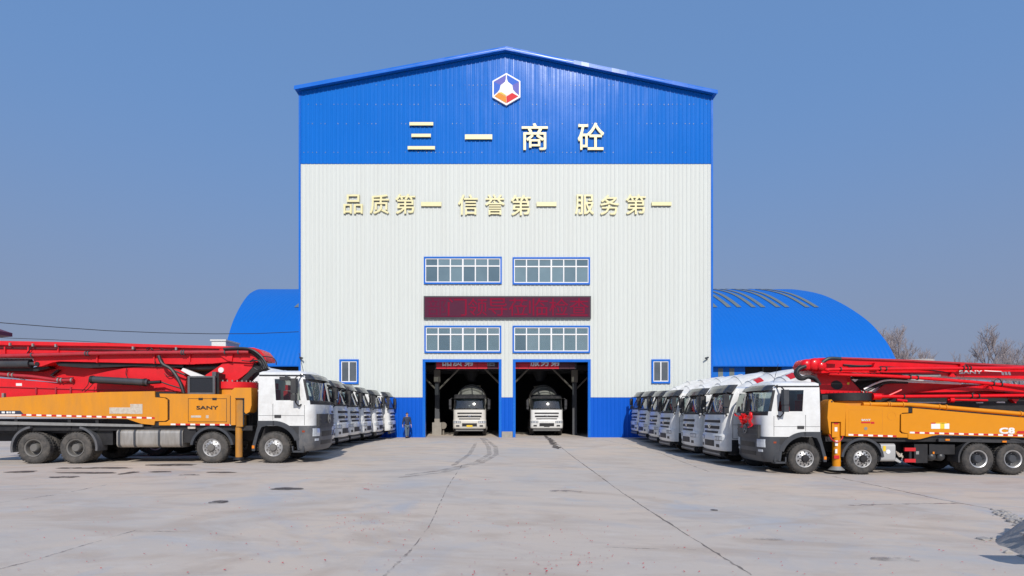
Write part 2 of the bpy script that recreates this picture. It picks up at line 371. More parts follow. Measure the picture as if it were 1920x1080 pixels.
ribbon([(1030, 822), (1052, 838), (1090, 868), (1168, 925), (1240, 972), (1340, 1035), (1410, 1079)], .035, 'ground_joint', 'crack')
ribbon([(866, 872), (838, 915), (806, 985), (772, 1030)], .02, 'ground_joint', 'crack_faint')
ribbon([(772, 1030), (750, 1052), (718, 1082)], .035, 'ground_joint', 'crack_faint')
ribbon([(-20, 946), (60, 934), (110, 927), (200, 909)], .05, 'ground_joint', 'crack_faint')
ribbon([(-20, 1072), (60, 1052), (150, 1025), (255, 994)], .03, 'ground_joint', 'crack_faint')
ribbon([(1560, 893), (1640, 910), (1760, 936), (1868, 956)], .05, 'ground_joint', 'crack')
ribbon([(1128, 824), (1180, 836), (1240, 850), (1330, 885)], .05, 'ground_joint', 'crack_faint')
ribbon([(1130, 1026), (1220, 1029), (1330, 1032)], .02, 'ground_joint', 'crack_faint')
ribbon([(250, 996), (330, 997), (400, 996)], .02, 'ground_joint', 'crack_faint')
ribbon([(1590, 948), (1680, 945), (1800, 944)], .1, 'ground_joint', 'crack_faint')
for k, o in enumerate((0, 13)):
    ribbon([(902 + o * .4, 821), (916 + o, 838), (918 + o, 852), (890 + o, 868), (830, 882 + k * 4), (760 - o, 891 + k * 5)], .22, 'tyre_track', 'track', lift=.006 + .002 * k, jit=.08, ragged=.15)
ribbon([(848, 874), (880, 852), (893, 830)], .18, 'tyre_track', 'track', lift=.01, jit=.08, ragged=.15)
ribbon([(1022, 817), (1034, 828), (1046, 842)], .35, 'ground_stain', 'stain', lift=.011, jit=.15)
def blot(px, py, wpx, hpx, mt='stain'):
    x, y = G(px, py); rx = wpx / 2 * y / F; x2, y2 = G(px, py + hpx / 2); ry = abs(y2 - y); mb = MB(); n = 26; P = []
    s0 = random.random() * 50
    for k in range(n):
        a = 2 * math.pi * k / n; q = 1 + .45 * mnoise.noise((math.cos(a) * 1.6 + s0, math.sin(a) * 1.6, s0))
        X, Y = x + rx * q * math.cos(a), y + ry * q * math.sin(a); P.append((X, Y, gz(X, Y) + .013))
    V = [mb.bm.verts.new(p) for p in P]; mb.bm.faces.new(V)
    structure(mb.build('ground_stain', mt))
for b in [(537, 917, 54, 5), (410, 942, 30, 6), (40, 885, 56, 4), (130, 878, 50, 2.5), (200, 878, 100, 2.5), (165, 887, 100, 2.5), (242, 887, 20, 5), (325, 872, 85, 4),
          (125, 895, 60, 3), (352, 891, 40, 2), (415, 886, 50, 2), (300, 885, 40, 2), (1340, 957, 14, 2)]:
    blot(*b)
blot(1675, 1050, 90, 8, 'crack_faint'); blot(1440, 1012, 60, 4, 'crack_faint'); blot(1060, 922, 60, 4, 'crack_faint')
# scraps of red firecracker paper
mb = MB(); rc = random.Random(3)
def scrap(px, py, s):
    x, y = G(px, py); z = gz(x, y) + .012; a = rc.random() * 3.1
    pts = [(x + s * math.cos(a + t) * rc.uniform(.6, 1), y + s * math.sin(a + t) * rc.uniform(.6, 1), z + rc.uniform(0, .012)) for t in (0, 1.4, 2.9, 4.5)]
    mb.bm.faces.new([mb.bm.verts.new(p) for p in pts])
for _ in range(330): scrap(rc.uniform(0, 1900), 880 + 200 * rc.random() ** .8, rc.uniform(.008, .02))
for cx, cy, sx_, sy_, n, s in [(1065, 1053, 55, 9, 34, .014), (700, 988, 60, 14, 70, .013), (690, 913, 14, 3, 9, .035), (880, 900, 16, 2, 7, .03), (990, 1076, 60, 5, 14, .017), (1010, 1000, 60, 15, 26, .013), (1150, 1020, 120, 30, 20, .016)]:
    for _ in range(n): scrap(rc.gauss(cx, sx_), rc.gauss(cy, sy_), s * rc.uniform(.5, 1.3))
tag(mb.build('paper_scraps', 'confetti'), 'scattered tiny red firecracker paper scraps on the concrete yard', 'litter', kind='stuff')

# broken concrete at the yard's right edge; mostly unseen heap added for its shadow
M['rubble'] = mat('broken_concrete', (.34, .315, .29), .95, var=.3, scale=5, bump=.6, bscale=14)
rh = random.Random(9); mb = MB(); rows = []
HX, HY_, HR, HH = 9.12, 8.1, 1.68, 1.55
for i in range(15):
    r = HR * (1 - i / 14); row = []
    for k in range(41):
        a = 2 * math.pi * k / 40; x, y = HX + r * 1.05 * math.cos(a), HY_ + r * math.sin(a)
        row.append((x, y, gz(x, y) - .02 + HH * (i / 14) + (.12 if i else 0) * mnoise.noise((x * 2.4, y * 2.4, 5)) * 1.4))
    rows.append(row)
mb.grid(rows)
for _ in range(150):
    a = rh.uniform(0, 6.28); r = HR * rh.uniform(.2, 1.12) ; x, y = HX + r * 1.05 * math.cos(a), HY_ + r * math.sin(a); q = rh.uniform(.03, .09)
    mb.ball((x, y, gz(x, y) + max(0, HH * (1 - r / HR)) + q * .1), q, sc=(rh.uniform(.6, 1.3), rh.uniform(.6, 1.3), rh.uniform(.4, .9)), sub=1)
for _ in range(90):
    t_ = rh.random(); gx, gy = G(1868 + 56 * t_ + rh.gauss(0, 5), 961 + 24 * t_ + rh.gauss(0, 4)); q = rh.uniform(.015, .05) * (1 + .8 * t_)
    mb.ball((gx, gy, gz(gx, gy) + q * .3), q, sc=(rh.uniform(.6, 1.4), rh.uniform(.6, 1.4), .6), sub=1)
tr_t = thing('shadow_trestle', 'unseen timber board trestle added to cast the lower right shadow', 'trestle', (6.78, 6.71, gz(7.5, 6.7)))  # off-frame board added only to throw a shadow into view
b2_ = MB(); b2_.prism([(0, .86), (.1, .76), (2.2, .76), (2.2, 1.08), (.06, 1.08)], -.03, .03); b2_.build('board', 'sticker', tr_t)
for lx in (.95, 2.05):
    for ly in (-.3, .3): b2_ = MB(); b2_.tube([(lx, ly, 0), (lx, ly * .1, .8)], .035, 6); b2_.build('leg', 'sticker', tr_t)
tag(mb.build('rubble_with_shadow_heap', 'rubble', angle=25), 'broken grey concrete rubble with a mostly unseen heap added to cast shadow at the right edge of the yard', 'rubble', kind='stuff')

# ------------------------------------------------------------------ main hall
XL, XR = fx(562), fx(1335); RX = fx(948); ZE_L, ZE_R, ZR = fz(172), fz(180), fz(100)
Z1, Z2 = fz(745), fz(308)
hall = thing('batching_hall', 'tall gabled blue and white steel hall with two open truck bays', 'building', (0, YF, 0))
HY = -YF                                            # parts are built in world Y, shifted to the hall's base
PERIOD = .305
def corr(mb, x0, x1, z0, z1, m=0, y=YF, depth=.028):
    prof = [(0, 0), (.55, 0), (.66, 1), (.89, 1)]; xs = [x0]; k = math.floor(x0 / PERIOD)
    while k * PERIOD < x1:
        for u, d in prof:
            x = (k + u) * PERIOD
            if x0 + .004 < x < x1 - .004: xs.append(x)
        k += 1
    xs.append(x1)
    if x0 < RX < x1: xs = sorted(xs + [RX])
    def dd(x):
        u = (x / PERIOD) % 1
        return 0 if u <= .55 else (u - .55) / .11 if u < .66 else 1 if u < .89 else (1 - u) / .11
    # each sheet sits a hair differently, as hung sheeting does
    def wob(x, z): return .008 * mnoise.noise((x * 2.3, z * .22, 3.1)) + .006 * mnoise.noise((math.floor(x / .92) * 3.3, z * .5, 7)) + .004 * mnoise.noise((x * 9.1, z * .12, 1.7))
    zt = z1 if callable(z1) else (lambda x: z1); nr = 8 if callable(z1) else 2
    rows = []
    for i in range(nr + 1):
        rows.append([(x, y - depth * dd(x) - wob(x, i * 1.7) * (1 if nr > 2 else .3), z0 + (zt(x) - z0) * i / nr) for x in xs])
    mb.grid(rows, m=m)
def ztop(x): return (ZE_L + (ZR - ZE_L) * (x - XL) / (RX - XL)) if x < RX else (ZR + (ZE_R - ZR) * (x - RX) / (XR - RX))
D1 = (fx(796), fx(937)); D2 = (fx(965), fx(1104)); DT = fz(678)
def shift(o): o.location.y = HY; return o
mb = MB(); corr(mb, XL, XR, Z2 + .03, ztop); shift(mb.build('gable_cladding', 'blue_sheet', hall, angle=20, fixn=False))
mb = MB()
WH = ((fx(800), fx(935.5)), (fx(966.5), fx(1101)))    # glazed openings above the bays
WL, WU = fz(658), fz(615)
for a, b, lo in ((XL, D1[0], Z1), (D1[1], D2[0], Z1), (D2[1], XR, Z1)): corr(mb, a, b, lo, Z2)
for (a, b), (c_, d_) in zip((D1, D2), WH):
    corr(mb, a, b, DT, WL); corr(mb, a, b, WU, Z2); corr(mb, a, c_, WL, WU); corr(mb, d_, b, WL, WU)
shift(mb.build('wall_cladding', 'white_sheet', hall, angle=20, fixn=False))
mb = MB()
for a, b, lo in ((XL, D1[0], 0), (D1[1], D2[0], fz(809)), (D2[1], XR, 0)): corr(mb, a, b, lo, Z1 - .012, y=YF - .006)
[shift(o) for o in mb.split('base_cladding', 'blue_base', hall, angle=20, fixn=False)]
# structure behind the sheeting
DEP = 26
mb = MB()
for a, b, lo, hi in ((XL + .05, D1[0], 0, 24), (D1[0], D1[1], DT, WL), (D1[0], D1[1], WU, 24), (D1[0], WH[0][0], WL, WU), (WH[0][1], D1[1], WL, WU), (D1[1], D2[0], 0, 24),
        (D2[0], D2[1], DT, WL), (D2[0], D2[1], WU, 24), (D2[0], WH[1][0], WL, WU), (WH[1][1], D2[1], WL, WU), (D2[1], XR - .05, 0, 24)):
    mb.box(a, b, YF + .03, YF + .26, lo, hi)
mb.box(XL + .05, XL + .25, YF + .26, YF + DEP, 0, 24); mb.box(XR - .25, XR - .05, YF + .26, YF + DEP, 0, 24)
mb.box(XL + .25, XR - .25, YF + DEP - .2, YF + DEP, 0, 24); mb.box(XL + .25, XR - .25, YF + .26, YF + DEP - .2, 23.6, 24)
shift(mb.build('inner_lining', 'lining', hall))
mb = MB()
for xa, xb in ((XL - .02, XL - .02), (XR + .02, XR + .02)):
    rows = []
    for z in (0, 24.6):
        rows.append([(xa, YF + k * .15, z) for k in range(int(DEP / .15))])
    mb.grid(rows)
shift(mb.build('side_cladding', 'blue_sheet', hall))
mb = MB()
sl = .8
t = .30
for (xa, za), (xb, zb) in (((XL - .25, ztop(XL) - .02), (RX, ZR + .02)), ((RX, ZR + .02), (XR + .25, ztop(XR) - .02))):
    mb.poly([(xa, YF - .42, za + .02), (xb, YF - .42, zb + .02), (xb, YF + DEP, zb + .02), (xa, YF + DEP, za + .02)],
            [(xa, YF - .42, za + .12), (xb, YF - .42, zb + .12), (xb, YF + DEP, zb + .12), (xa, YF + DEP, za + .12)])
shift(mb.build('roof', 'blue_trim', hall))
mb = MB()
for (xa, za), (xb, zb) in (((XL - .27, ztop(XL) - .08), (RX, ZR - .02)), ((RX, ZR - .02), (XR + .27, ztop(XR) - .08))):
    for k in range(28):
        x0, x1 = xa + (xb - xa) * k / 28, xa + (xb - xa) * (k + 1) / 28; z0, z1 = za + (zb - za) * k / 28, za + (zb - za) * (k + 1) / 28
        tl = .03 * mnoise.noise(((x0 + x1) / 2 * .45, 2.2, 0)) + random.uniform(-.006, .006) - .02 * math.exp(-(((x0 + x1) / 2 - 7.2) / 2.2) ** 2)
        mb.poly([(x0, YF - .44, z0), (x1, YF - .44, z1), (x1, YF - .425, z1), (x0, YF - .425, z0)],
                [(x0, YF - .44 + .05 + tl, z0 + t), (x1, YF - .44 + .05 + tl, z1 + t), (x1, YF - .42 + .05 + tl, z1 + t), (x0, YF - .42 + .05 + tl, z0 + t)])
shift(mb.build('verge_trim', 'blue_trim', hall))
for a, b in ((XL - .06, XL + .08), (XR - .08, XR + .06)):
    mb = MB(); mb.box(a, b, YF - .055, YF + .1, 0, ztop((a + b) / 2) - .05, bev=.01); shift(mb.build('corner_trim', 'blue_trim', hall))
for a, b in (D1, D2):
    mb = MB(); tw = .13
    mb.box(a - tw, a + .06, YF - .08, YF + .3, 0, DT + .16); mb.box(b - .06, b + tw, YF - .08, YF + .3, 0, DT + .16); mb.box(a + .06, b - .06, YF - .08, YF + .3, DT - .03, DT + .16)
    shift(mb.build('bay_frame', 'blue_trim', hall))
mb = MB(); mb.box(fx(941), fx(961), YF - .06, YF + .32, -.02, fz(809), bev=.015); shift(mb.build('pillar_base', 'concrete_block', hall))
def dusty_glass(name, col, fac=.36):
    m = mat(name, col, .14, var=.16, scale=.9, spec=.6); t = m.node_tree; o = t.nodes['Material Output']; p = t.nodes['Principled BSDF']
    a = t.nodes.new('ShaderNodeBsdfTransparent'); a.inputs[0].default_value = (.9, .95, .95, 1); x = t.nodes.new('ShaderNodeMixShader'); x.inputs[0].default_value = fac
    t.links.new(a.outputs[0], x.inputs[1]); t.links.new(p.outputs[0], x.inputs[2]); t.links.new(x.outputs[0], o.inputs['Surface']); return m
M['glass_a'] = dusty_glass('dusty_glass', (.30, .43, .50)); M['glass_b'] = dusty_glass('pale_dusty_glass', (.36, .49, .56)); M['glass_c'] = dusty_glass('deep_dusty_glass', (.23, .34, .42), .33)
def window(x0, y0, x1, y1, cols, split, tw=.11, clear=False):
    a, b, lo, hi = fx(x0), fx(x1), fz(y1), fz(y0); mb = MB(); y = YF - .03
    mb.box(a, b, y - .09, y, hi - tw, hi, bev=.01); mb.box(a, b, y - .09, y, lo, lo + tw, bev=.01)
    mb.box(a, a + tw, y - .088, y, lo + tw, hi - tw); mb.box(b - tw, b, y - .088, y, lo + tw, hi - tw)
    wn = mb.build('window', 'blue_trim', hall); shift(wn)
    a, b, lo, hi = a + tw, b - tw, lo + tw, hi - tw
    mb = MB(); p = .07
    mb.box(a, b, y - .055, y - .005, hi - p, hi); mb.box(a, b, y - .055, y - .005, lo, lo + p)
    zs = lo + (hi - lo) * split if split else None
    if zs: mb.box(a, b, y - .057, y - .005, zs - .045, zs + .045)
    ww = (b - a) / cols
    pm = MB(); rp = random.Random(int(x0 * 7 + y0))
    for i in range(cols):
        for q0, q1 in ((lo, zs), (zs, hi)) if zs else ((lo, hi),): pm.box(a + i * ww, a + (i + 1) * ww, y - .02 - rp.uniform(0, .004), y - .004, q0, q1, rp.choice((0, 0, 1, 2)))
    for i in range(cols + 1):
        xc = a + i * ww; h = .055 if i % 3 == 0 else .04
        mb.box(max(a, xc - h), min(b, xc + h), y - .06, y - .006, lo + p, hi - p)
    mb.build('glazing_bars', 'pvc', wn)
    pm.build('panes', (['glass_a', 'glass_b', 'glass_c'] if clear else ['pane', 'pane_light', 'pane_deep']) if cols > 2 else ['pane_dark'] * 3, wn)
window(795, 482, 941, 533, 6, .68); window(961, 483, 1106, 534, 6, .68)
window(796, 611, 940, 662, 6, .70, clear=True); window(961, 611, 1106, 662, 6, .70, clear=True)
window(637, 674, 673, 720, 2, 0, .13); window(1221, 674, 1256, 719, 2, 0, .13)

# lettering on the facade: each raised character hangs on the wall
def letter(ch, box, label, group, depth=.11, off=.011):
    x0, y0, x1, y1 = box; mb = MB(); cx = (fx(x0) + fx(x1)) / 2; cz = (fz(y0) + fz(y1)) / 2
    mb.text(ch, fx(x0) - cx, fz(y1) - cz, fx(x1) - cx, fz(y0) - cz, 0, depth, off=off)
    o = mb.build('wall_character', 'gold', angle=30, loc=(cx, YF - .045, cz))
    tag(o, label, 'sign letter', group)
g1 = 'large gold characters on the blue gable'
letter('三', (765, 231, 816, 282), 'large gold 三 of three bars on the blue gable', g1)
letter('一', (872, 254, 923, 263), 'large gold 一, a single bar on the blue gable', g1)
letter('商', (978, 233, 1027, 283), 'large gold 商 on the blue gable right of the emblem', g1)
letter('砼', (1083, 232, 1132, 283), 'large gold 砼 at the right end of the gable row', g1)
g2 = 'small gold slogan characters on the white wall'
for ch, box, lb in [('品', (645, 366, 681, 402), 'small gold 品 that opens the slogan on the white wall'), ('质', (694, 366, 730, 402), 'small gold 质 second in the slogan on the white wall'),
    ('第', (742, 365, 779, 402), 'small gold 第 directly after 质 on the white wall'), ('一', (790, 380, 828, 388), 'small gold bar 一 just before 信 on the white wall'),
    ('信', (859, 366, 896, 404), 'small gold 信 on the white wall under the blue gable'), ('誉', (910, 366, 946, 404), 'small gold 誉 on the white wall right after 信'),
    ('第', (958, 367, 995, 405), 'small gold 第 directly after 誉 on the white wall'), ('一', (1006, 380, 1043, 388), 'small gold bar 一 just before 服 on the white wall'),
    ('服', (1078, 366, 1113, 403), 'small gold 服 on the white wall before 务'), ('务', (1125, 367, 1160, 404), 'small gold 务 on the white wall right after 服'),
    ('第', (1173, 366, 1210, 403), 'small gold 第 directly after 务 on the white wall'), ('一', (1221, 380, 1258, 387), 'small gold bar 一 that ends the slogan row at the right')]:
    letter(ch, box, lb, g2, depth=.09, off=.010)

# purlin screws catch the sun along the gable
mb = MB(); rsc = random.Random(4)
for z in (fz(286), fz(232), fz(196), fz(160)):
    x = math.ceil(XL / PERIOD) * PERIOD
    while x < XR - .3:
        xx = x + .275 * PERIOD + rsc.uniform(-.02, .02)
        if z < ztop(xx) - .5 and rsc.random() < .6: mb.box(xx - .018, xx + .018, YF - .03, YF - .008, z + rsc.uniform(-.03, .03) - .018, z + .018 + rsc.uniform(0, .02))
        x += PERIOD
o = shift(mb.build('screw_rows', 'steel', hall)); o['kind'] = 'stuff'

# hexagonal emblem
ex, ez, er = fx(949.5), fz(169.5), 30.2 * YF / F
em = thing('emblem', 'white edged hexagonal emblem in blue, white and orange under the ridge', 'emblem', (ex, YF - .05, ez))
def hexp(r): return [(r * math.sin(R(60 * k)), r * math.cos(R(60 * k))) for k in range(6)]
M['em_blue'] = mat('emblem_blue', (.07, .17, .62), .7, var=.2, scale=1.2, spec=.1); M['em_violet'] = mat('emblem_violet', (.17, .17, .50), .7, var=.2, scale=1.2, spec=.1)
M['em_orange'] = mat('emblem_orange', (.75, .30, .06), .7, spec=.1, var=.1); M['em_yellow'] = mat('emblem_yellow', (.80, .60, .10), .7, spec=.1, var=.1); M['em_red'] = mat('emblem_red', (.68, .06, .07), .7, spec=.1, var=.15)
mb = MB(); mb.prism(hexp(er), -.12, 0, bev=.01); mb.build('rim', 'white_mark', em)
H = hexp(er * .90); top, tr, br, bt, bl, tl_ = H
S = lambda x, y: (x * er, y * er)
starL = [S(-.04, .62), S(-.09, .45), S(-.36, .24), S(-.42, -.03), S(-.54, -.18)]
starR = [S(.04, .62), S(.10, .45), S(.37, .24), S(.41, -.03), S(.54, -.18)]
def facet(pts, k, y0=-.135): mb = MB(); mb.prism(pts, y0, -.119); mb.build('facet', k, em)
facet([S(-.03, .88), S(-.04, .62)] + starL[1:3] + [tl_], 'em_violet')
facet([tl_] + starL[2:] + [(bl[0], bl[1] + .08)], 'em_blue')
facet([S(.03, .88), tr] + [starR[2], starR[1], starR[0]], 'em_blue')
facet([tr, (br[0], br[1] + .08)] + starR[:1:-1], 'em_violet')
facet([(bl[0] + .05, bl[1]), S(-.5, -.24), S(-.08, -.42), S(-.01, -.45), (bt[0] - .01, bt[1] + .03)], 'em_orange')
facet([S(-.5, -.225), S(-.3, -.2), S(.02, -.40), S(-.06, -.40)], 'em_yellow')
facet([(bt[0] + .01, bt[1] + .03), S(.0, -.45), S(.36, -.24), (br[0] - .05, br[1])], 'em_red')
mb = MB(); mb.prism([S(-.03, .86), S(-.04, .62)] + starL[1:] + [S(-.3, -.19), S(0, -.38), S(.36, -.22)] + starR[::-1] + [S(.03, .86)], -.128, -.117); mb.build('star_face', 'white_mark', em)

# LED board
led = thing('led_board', 'long dark maroon LED board with red scrolling characters between the windows', 'sign', (0, YF - .04, 0))
a, b, lo, hi = fx(795), fx(1107.5), fz(598), fz(556)
def led_mat():
    m = bpy.data.materials.new('led_face'); m.use_nodes = True; t = m.node_tree; N = t.nodes.new; L = t.links.new; p = t.nodes['Principled BSDF']
    c = N('ShaderNodeTexCoord'); v = N('ShaderNodeTexVoronoi'); v.inputs['Scale'].default_value = 14; v.inputs['Randomness'].default_value = .15
    mx = N('ShaderNodeMix'); mx.data_type = 'RGBA'; mx.inputs[6].default_value = (.070, .012, .034, 1); mx.inputs[7].default_value = (.105, .030, .056, 1)
    L(c.outputs['Object'], v.inputs['Vector']); L(v.outputs['Distance'], mx.inputs[0]); L(mx.outputs[2], p.inputs['Base Color']); p.inputs['Roughness'].default_value = .8; p.inputs['Specular IOR Level'].default_value = .1; return m
M['led_face'] = led_mat()
def emis(name, col, st):
    m = bpy.data.materials.new(name); m.use_nodes = True; p = m.node_tree.nodes['Principled BSDF']
    p.inputs['Base Color'].default_value = col + (1,); p.inputs['Emission Color'].default_value = col + (1,); p.inputs['Emission Strength'].default_value = st; p.inputs['Roughness'].default_value = .8; p.inputs['Specular IOR Level'].default_value = .1; return m
M['led_on'] = emis('lit_red_diodes', (.21, .008, .032), .08); M['led_dim'] = emis('dim_red_diodes', (.13, .012, .04), .03)
mb = MB(); mb.box(a, b, -.16, 0, lo, hi, bev=.01); mb.build('cabinet', 'slate_plastic', led)
mb = MB(); mb.box(a + .08, b - .08, -.172, -.15, lo + .08, hi - .08); mb.build('screen', 'led_face', led)
cw = (fx(1104) - fx(801)) / 8
mb = MB()
for i, ch in enumerate('门领导莅临检查'):
    x0 = fx(801) + (i + 1) * cw; mb.text(ch, x0 + .05, lo + .19, x0 + cw - .05, hi - .17, -.172, .006)
mb.build('lit_text', 'led_on', led)
mb = MB(); x0 = fx(801); mb.text('部', x0 + .05, lo + .22, x0 + cw - .05, hi - .2, -.172, .005); mb.box(x0 + .05, x0 + 2 * cw - .3, -.178, -.17, lo + .12, lo + .17); mb.box(x0 + .05, x0 + 1.8 * cw, -.178, -.17, hi - .2, hi - .16)
mb.build('dim_text', 'led_dim', led)

# wall cameras
for px, py, d, lb in ((565, 673, 1, 'small grey security camera high on the left edge of the white wall'), (1325, 673, -1, 'small grey security camera high on the right edge of the white wall')):
    c = thing('security_camera', lb, 'camera', (fx(px), YF - .03, fz(py)), 0, 'wall cameras')
    mb = MB(); mb.box(-.05, .05, -.04, 0, -.06, .06, bev=.008); mb.tube([(0, -.02, 0), (0, -.14, -.02), (d * .05, -.2, .04)], .016, 6); mb.build('bracket', 'steel', c)
    mb = MB(); mb.cyl((d * -.06, -.12, .1), (d * .22, -.34, .02), .055, 10); mb.build('camera_body', 'dark_plastic', c)

# inside the bays: columns, braces, red banner, hopper
YB = YF + .42
ban = thing('banner', 'red slogan banner with white characters hung inside the bays', 'banner', (0, YB, 0))
M['ban_red'] = mat('red_banner_cloth', (.62, .012, .03), .6, var=.12); M['ban_shade'] = mat('shade_tinted_red_panel', (.07, .012, .024), .6)  # the darker red has the shade on some banner sections painted in
bz = fz(692) + .04
def bx_(px): return (px - CX) * YB / F
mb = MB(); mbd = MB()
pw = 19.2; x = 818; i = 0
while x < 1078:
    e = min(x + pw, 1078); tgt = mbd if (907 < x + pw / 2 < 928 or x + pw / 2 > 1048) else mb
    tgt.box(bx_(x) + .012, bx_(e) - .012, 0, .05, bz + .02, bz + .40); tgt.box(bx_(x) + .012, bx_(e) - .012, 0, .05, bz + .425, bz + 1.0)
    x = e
mb.split('red_panel', 'ban_red', ban); mbd.split('shade_tinted_panel', 'ban_shade', ban)
mb = MB(); mb.box(bx_(816), bx_(1080), .055, .09, bz, bz + 1.05); mb.build('backing', 'black', ban)
for ch, c in (('品', 838), ('质', 858), ('第', 879), ('一', 900), ('信', 920), ('誉', 942), ('一', 976), ('服', 1003), ('务', 1022), ('第', 1041)):
    q = MB()
    if ch == '一': q.text(ch, bx_(c - 8), bz + .62, bx_(c + 8), bz + .70, -.002, .02, off=.02)
    else: q.text(ch, bx_(c - 8.5), bz + .20, bx_(c + 8.5), bz + .90, -.002, .02, off=.02)
    q.build('character', 'steel' if ch == '信' else 'white_mark', ban)  # the character on a shade-tinted panel is greyed along with it
def hx(px, Y): return (px - CX) * Y / F
def hzz(py, Y): return CH - (py - CY) * Y / F
cols = [(820, 'grey steel column on a concrete footing in the left bay', 1), (950, 'dark steel column behind the pillar between the bays', 0), (1077, 'dark steel column at the right side of the right bay', 0)]
YC = 46.0
for px, lb, blk in cols:
    c = thing('steel_column', lb, 'column', (hx(px, YC), YC, 0), 0, 'columns inside the hall')
    mb = MB(); mb.box(-.17, .17, -.17, -.14, 0, 8.0); mb.box(-.17, .17, .14, .17, 0, 8.0); mb.box(-.02, .02, -.14, .14, 0, 8.0); mb.build('shaft', 'dark_steel', c)
    mb = MB(); mb.box(-.24, .24, -.24, .24, hzz(710, YC) - .3, hzz(694, YC), bev=.02); mb.build('joint_plate', 'light_steel', c)
    if blk: mb = MB(); mb.box(-.36, .36, -.36, .36, 0, 1.0, bev=.03); mb.box(-.2, .2, -.2, .2, 1.0, 1.3, bev=.02); mb.build('footing', 'concrete_block', c)
    mb = MB()
    for s in (-1, 1): mb.cyl((s * .12, 0, hzz(730, YC)), (s * 1.75, 0, hzz(691, YC)), .075, 8)
    mb.build('brace', 'light_steel', c)
bm_ = thing('hopper_frame', 'dark steel beam with cone hoppers above the loading bays', 'hopper', (0, 49, 0))
mb = MB(); mb.box(-7.5, 7.5, -.2, .2, 5.35, 5.8); mb.box(-7.5, 7.5, 3.8, 4.2, 5.35, 5.8)
for x in (-7.3, 0, 7.3): mb.box(x - .15, x + .15, .2, 3.8, 5.4, 5.75)
mb.build('beam', 'dark_steel', bm_)
for x in (-3.1, 3.0):
    mb = MB(); mb.lathe((x, 2, 0), (0, 0, 1), [(.35, 4.55), (.36, 4.7), (1.5, 6.6), (1.5, 9)], 20); mb.build('cone_hopper', 'dark_steel', bm_)
for px, py, r, lb in ((831, 786, .17, 'round dusty end of a drum beside the concrete footing'),):
    o = MB(); o.cyl((0, -.08, 0), (0, .3, 0), r * 1.6, 18); o.cyl((0, .1, -.75), (0, .2, -.1), .07, 8); tag(o.build('round_reel', 'light_steel', loc=(hx(px, 46), 46, .75)), 'round dusty reel on a post beside the concrete footing', 'reel')

# ------------------------------------------------------------------ arched shed behind
PROF = [(74.6, 6.2), (75, 7.95), (76.4, 10.1), (77.95, 11.87), (80.8, 14.34), (84.6, 16.75), (88.9, 19.0), (93.5, 21.0), (98.9, 22.75), (104.7, 24.25), (110, 25.0), (118, 25.2), (126, 24.6), (134, 22.4), (141, 18), (146, 11), (148, 7.9)]
shed = thing('arched_shed', 'huge arched bright blue storage shed behind the hall', 'building', (0, 75, 0))
def smooth_prof(P, n=4):
    o = []
    for i in range(len(P) - 1):
        p0, p1, p2, p3 = P[max(0, i - 1)], P[i], P[i + 1], P[min(len(P) - 1, i + 2)]
        for k in range(n):
            t = k / n; f = lambda a, b, c, d: .5 * (2 * b + (c - a) * t + (2 * a - 5 * b + 4 * c - d) * t * t + (3 * b - a - 3 * c + d) * t ** 3)
            o.append((f(p0[0], p1[0], p2[0], p3[0]), f(p0[1], p1[1], p2[1], p3[1])))
    return o + [P[-1]]
SP = smooth_prof(PROF[1:])
def xl(Y): return -36.9 - .262 * (Y - 75)
XRS = 51.1
def shed_shift(o): o.location.y = -75; return o
mb = MB(); rows = []
for Y, Z in SP:
    rows.append([(xl(Y) + (XRS - xl(Y)) * k / 80, Y, Z) for k in range(81)])
mb.grid(rows)
shed_shift(mb.build('arched_roof', 'blue_roof', shed, angle=50))
mb = MB()
for X in (lambda Y: xl(Y) + .05, lambda Y: XRS - .05):
    rows = [[(X(Y), Y, z) for Y, z in SP], [(X(Y), Y, 0) for Y, z in SP]]; mb.grid(rows)
shed_shift(mb.build('end_wall', 'blue_roof', shed))
mb = MB(); mb.box(xl(75), XRS, 74.7, 75.05, 7.78, 7.97); shed_shift(mb.build('eave_trim', 'blue_trim', shed))
def pz(Y):
    for (a, za), (b, zb) in zip(SP, SP[1:]):
        if a <= Y <= b: return za + (zb - za) * (Y - a) / (b - a)
    return SP[-1][1]
def strip(x, wd, Y0=85.9, Y1=108):
    mb = MB(); n = 22
    mb.grid([[(x - wd / 2, Y0 + (Y1 - Y0) * k / n - .05, pz(Y0 + (Y1 - Y0) * k / n) + .06), (x + wd / 2, Y0 + (Y1 - Y0) * k / n - .05, pz(Y0 + (Y1 - Y0) * k / n) + .06)] for k in range(n + 1)])
    shed_shift(mb.build('skylight', 'skylight', shed, angle=60))
for px in (1367, 1386, 1413, 1431, 1459, 1476, 1514, 1531, 1341): strip((px - CX) * 85.9 / F, .68)
for px in (556, 530 + 45): strip((px - CX) * 85.9 / F, .68)
# front wall under the eave, with a recess of open bays
YW = 75.6
def sx2(px): return (px - CX) * YW / F
mb = MB()
for a, b in ((sx2(1336), sx2(1397)), (sx2(1466), XRS), (-20, sx2(1336))): mb.box(a, b, YW, YW + .2, 0, 7.8)
shed_shift(mb.build('front_wall', 'blue_roof', shed))
mb = MB(); mb.box(sx2(1397), sx2(1466), YW + .5, YW + .7, 0, 7.8); mb.box(xl(75) + 1, -20, YW + 1, YW + 1.2, 0, 7.8); [shed_shift(o) for o in mb.split('dark_opening', 'void', shed)]
mb = MB()
for k in range(4): mb.box(sx2(1397) + .1, sx2(1466) - .1, YW + .42, YW + .49, .3 + 1.9 * k, .45 + 1.9 * k)
for px in (1397, 1432, 1466): mb.box(sx2(px) - .08, sx2(px) + .08, YW + .2, YW + .5, 0, 7.8)
shed_shift(mb.build('opening_frame', 'dark_steel', shed))
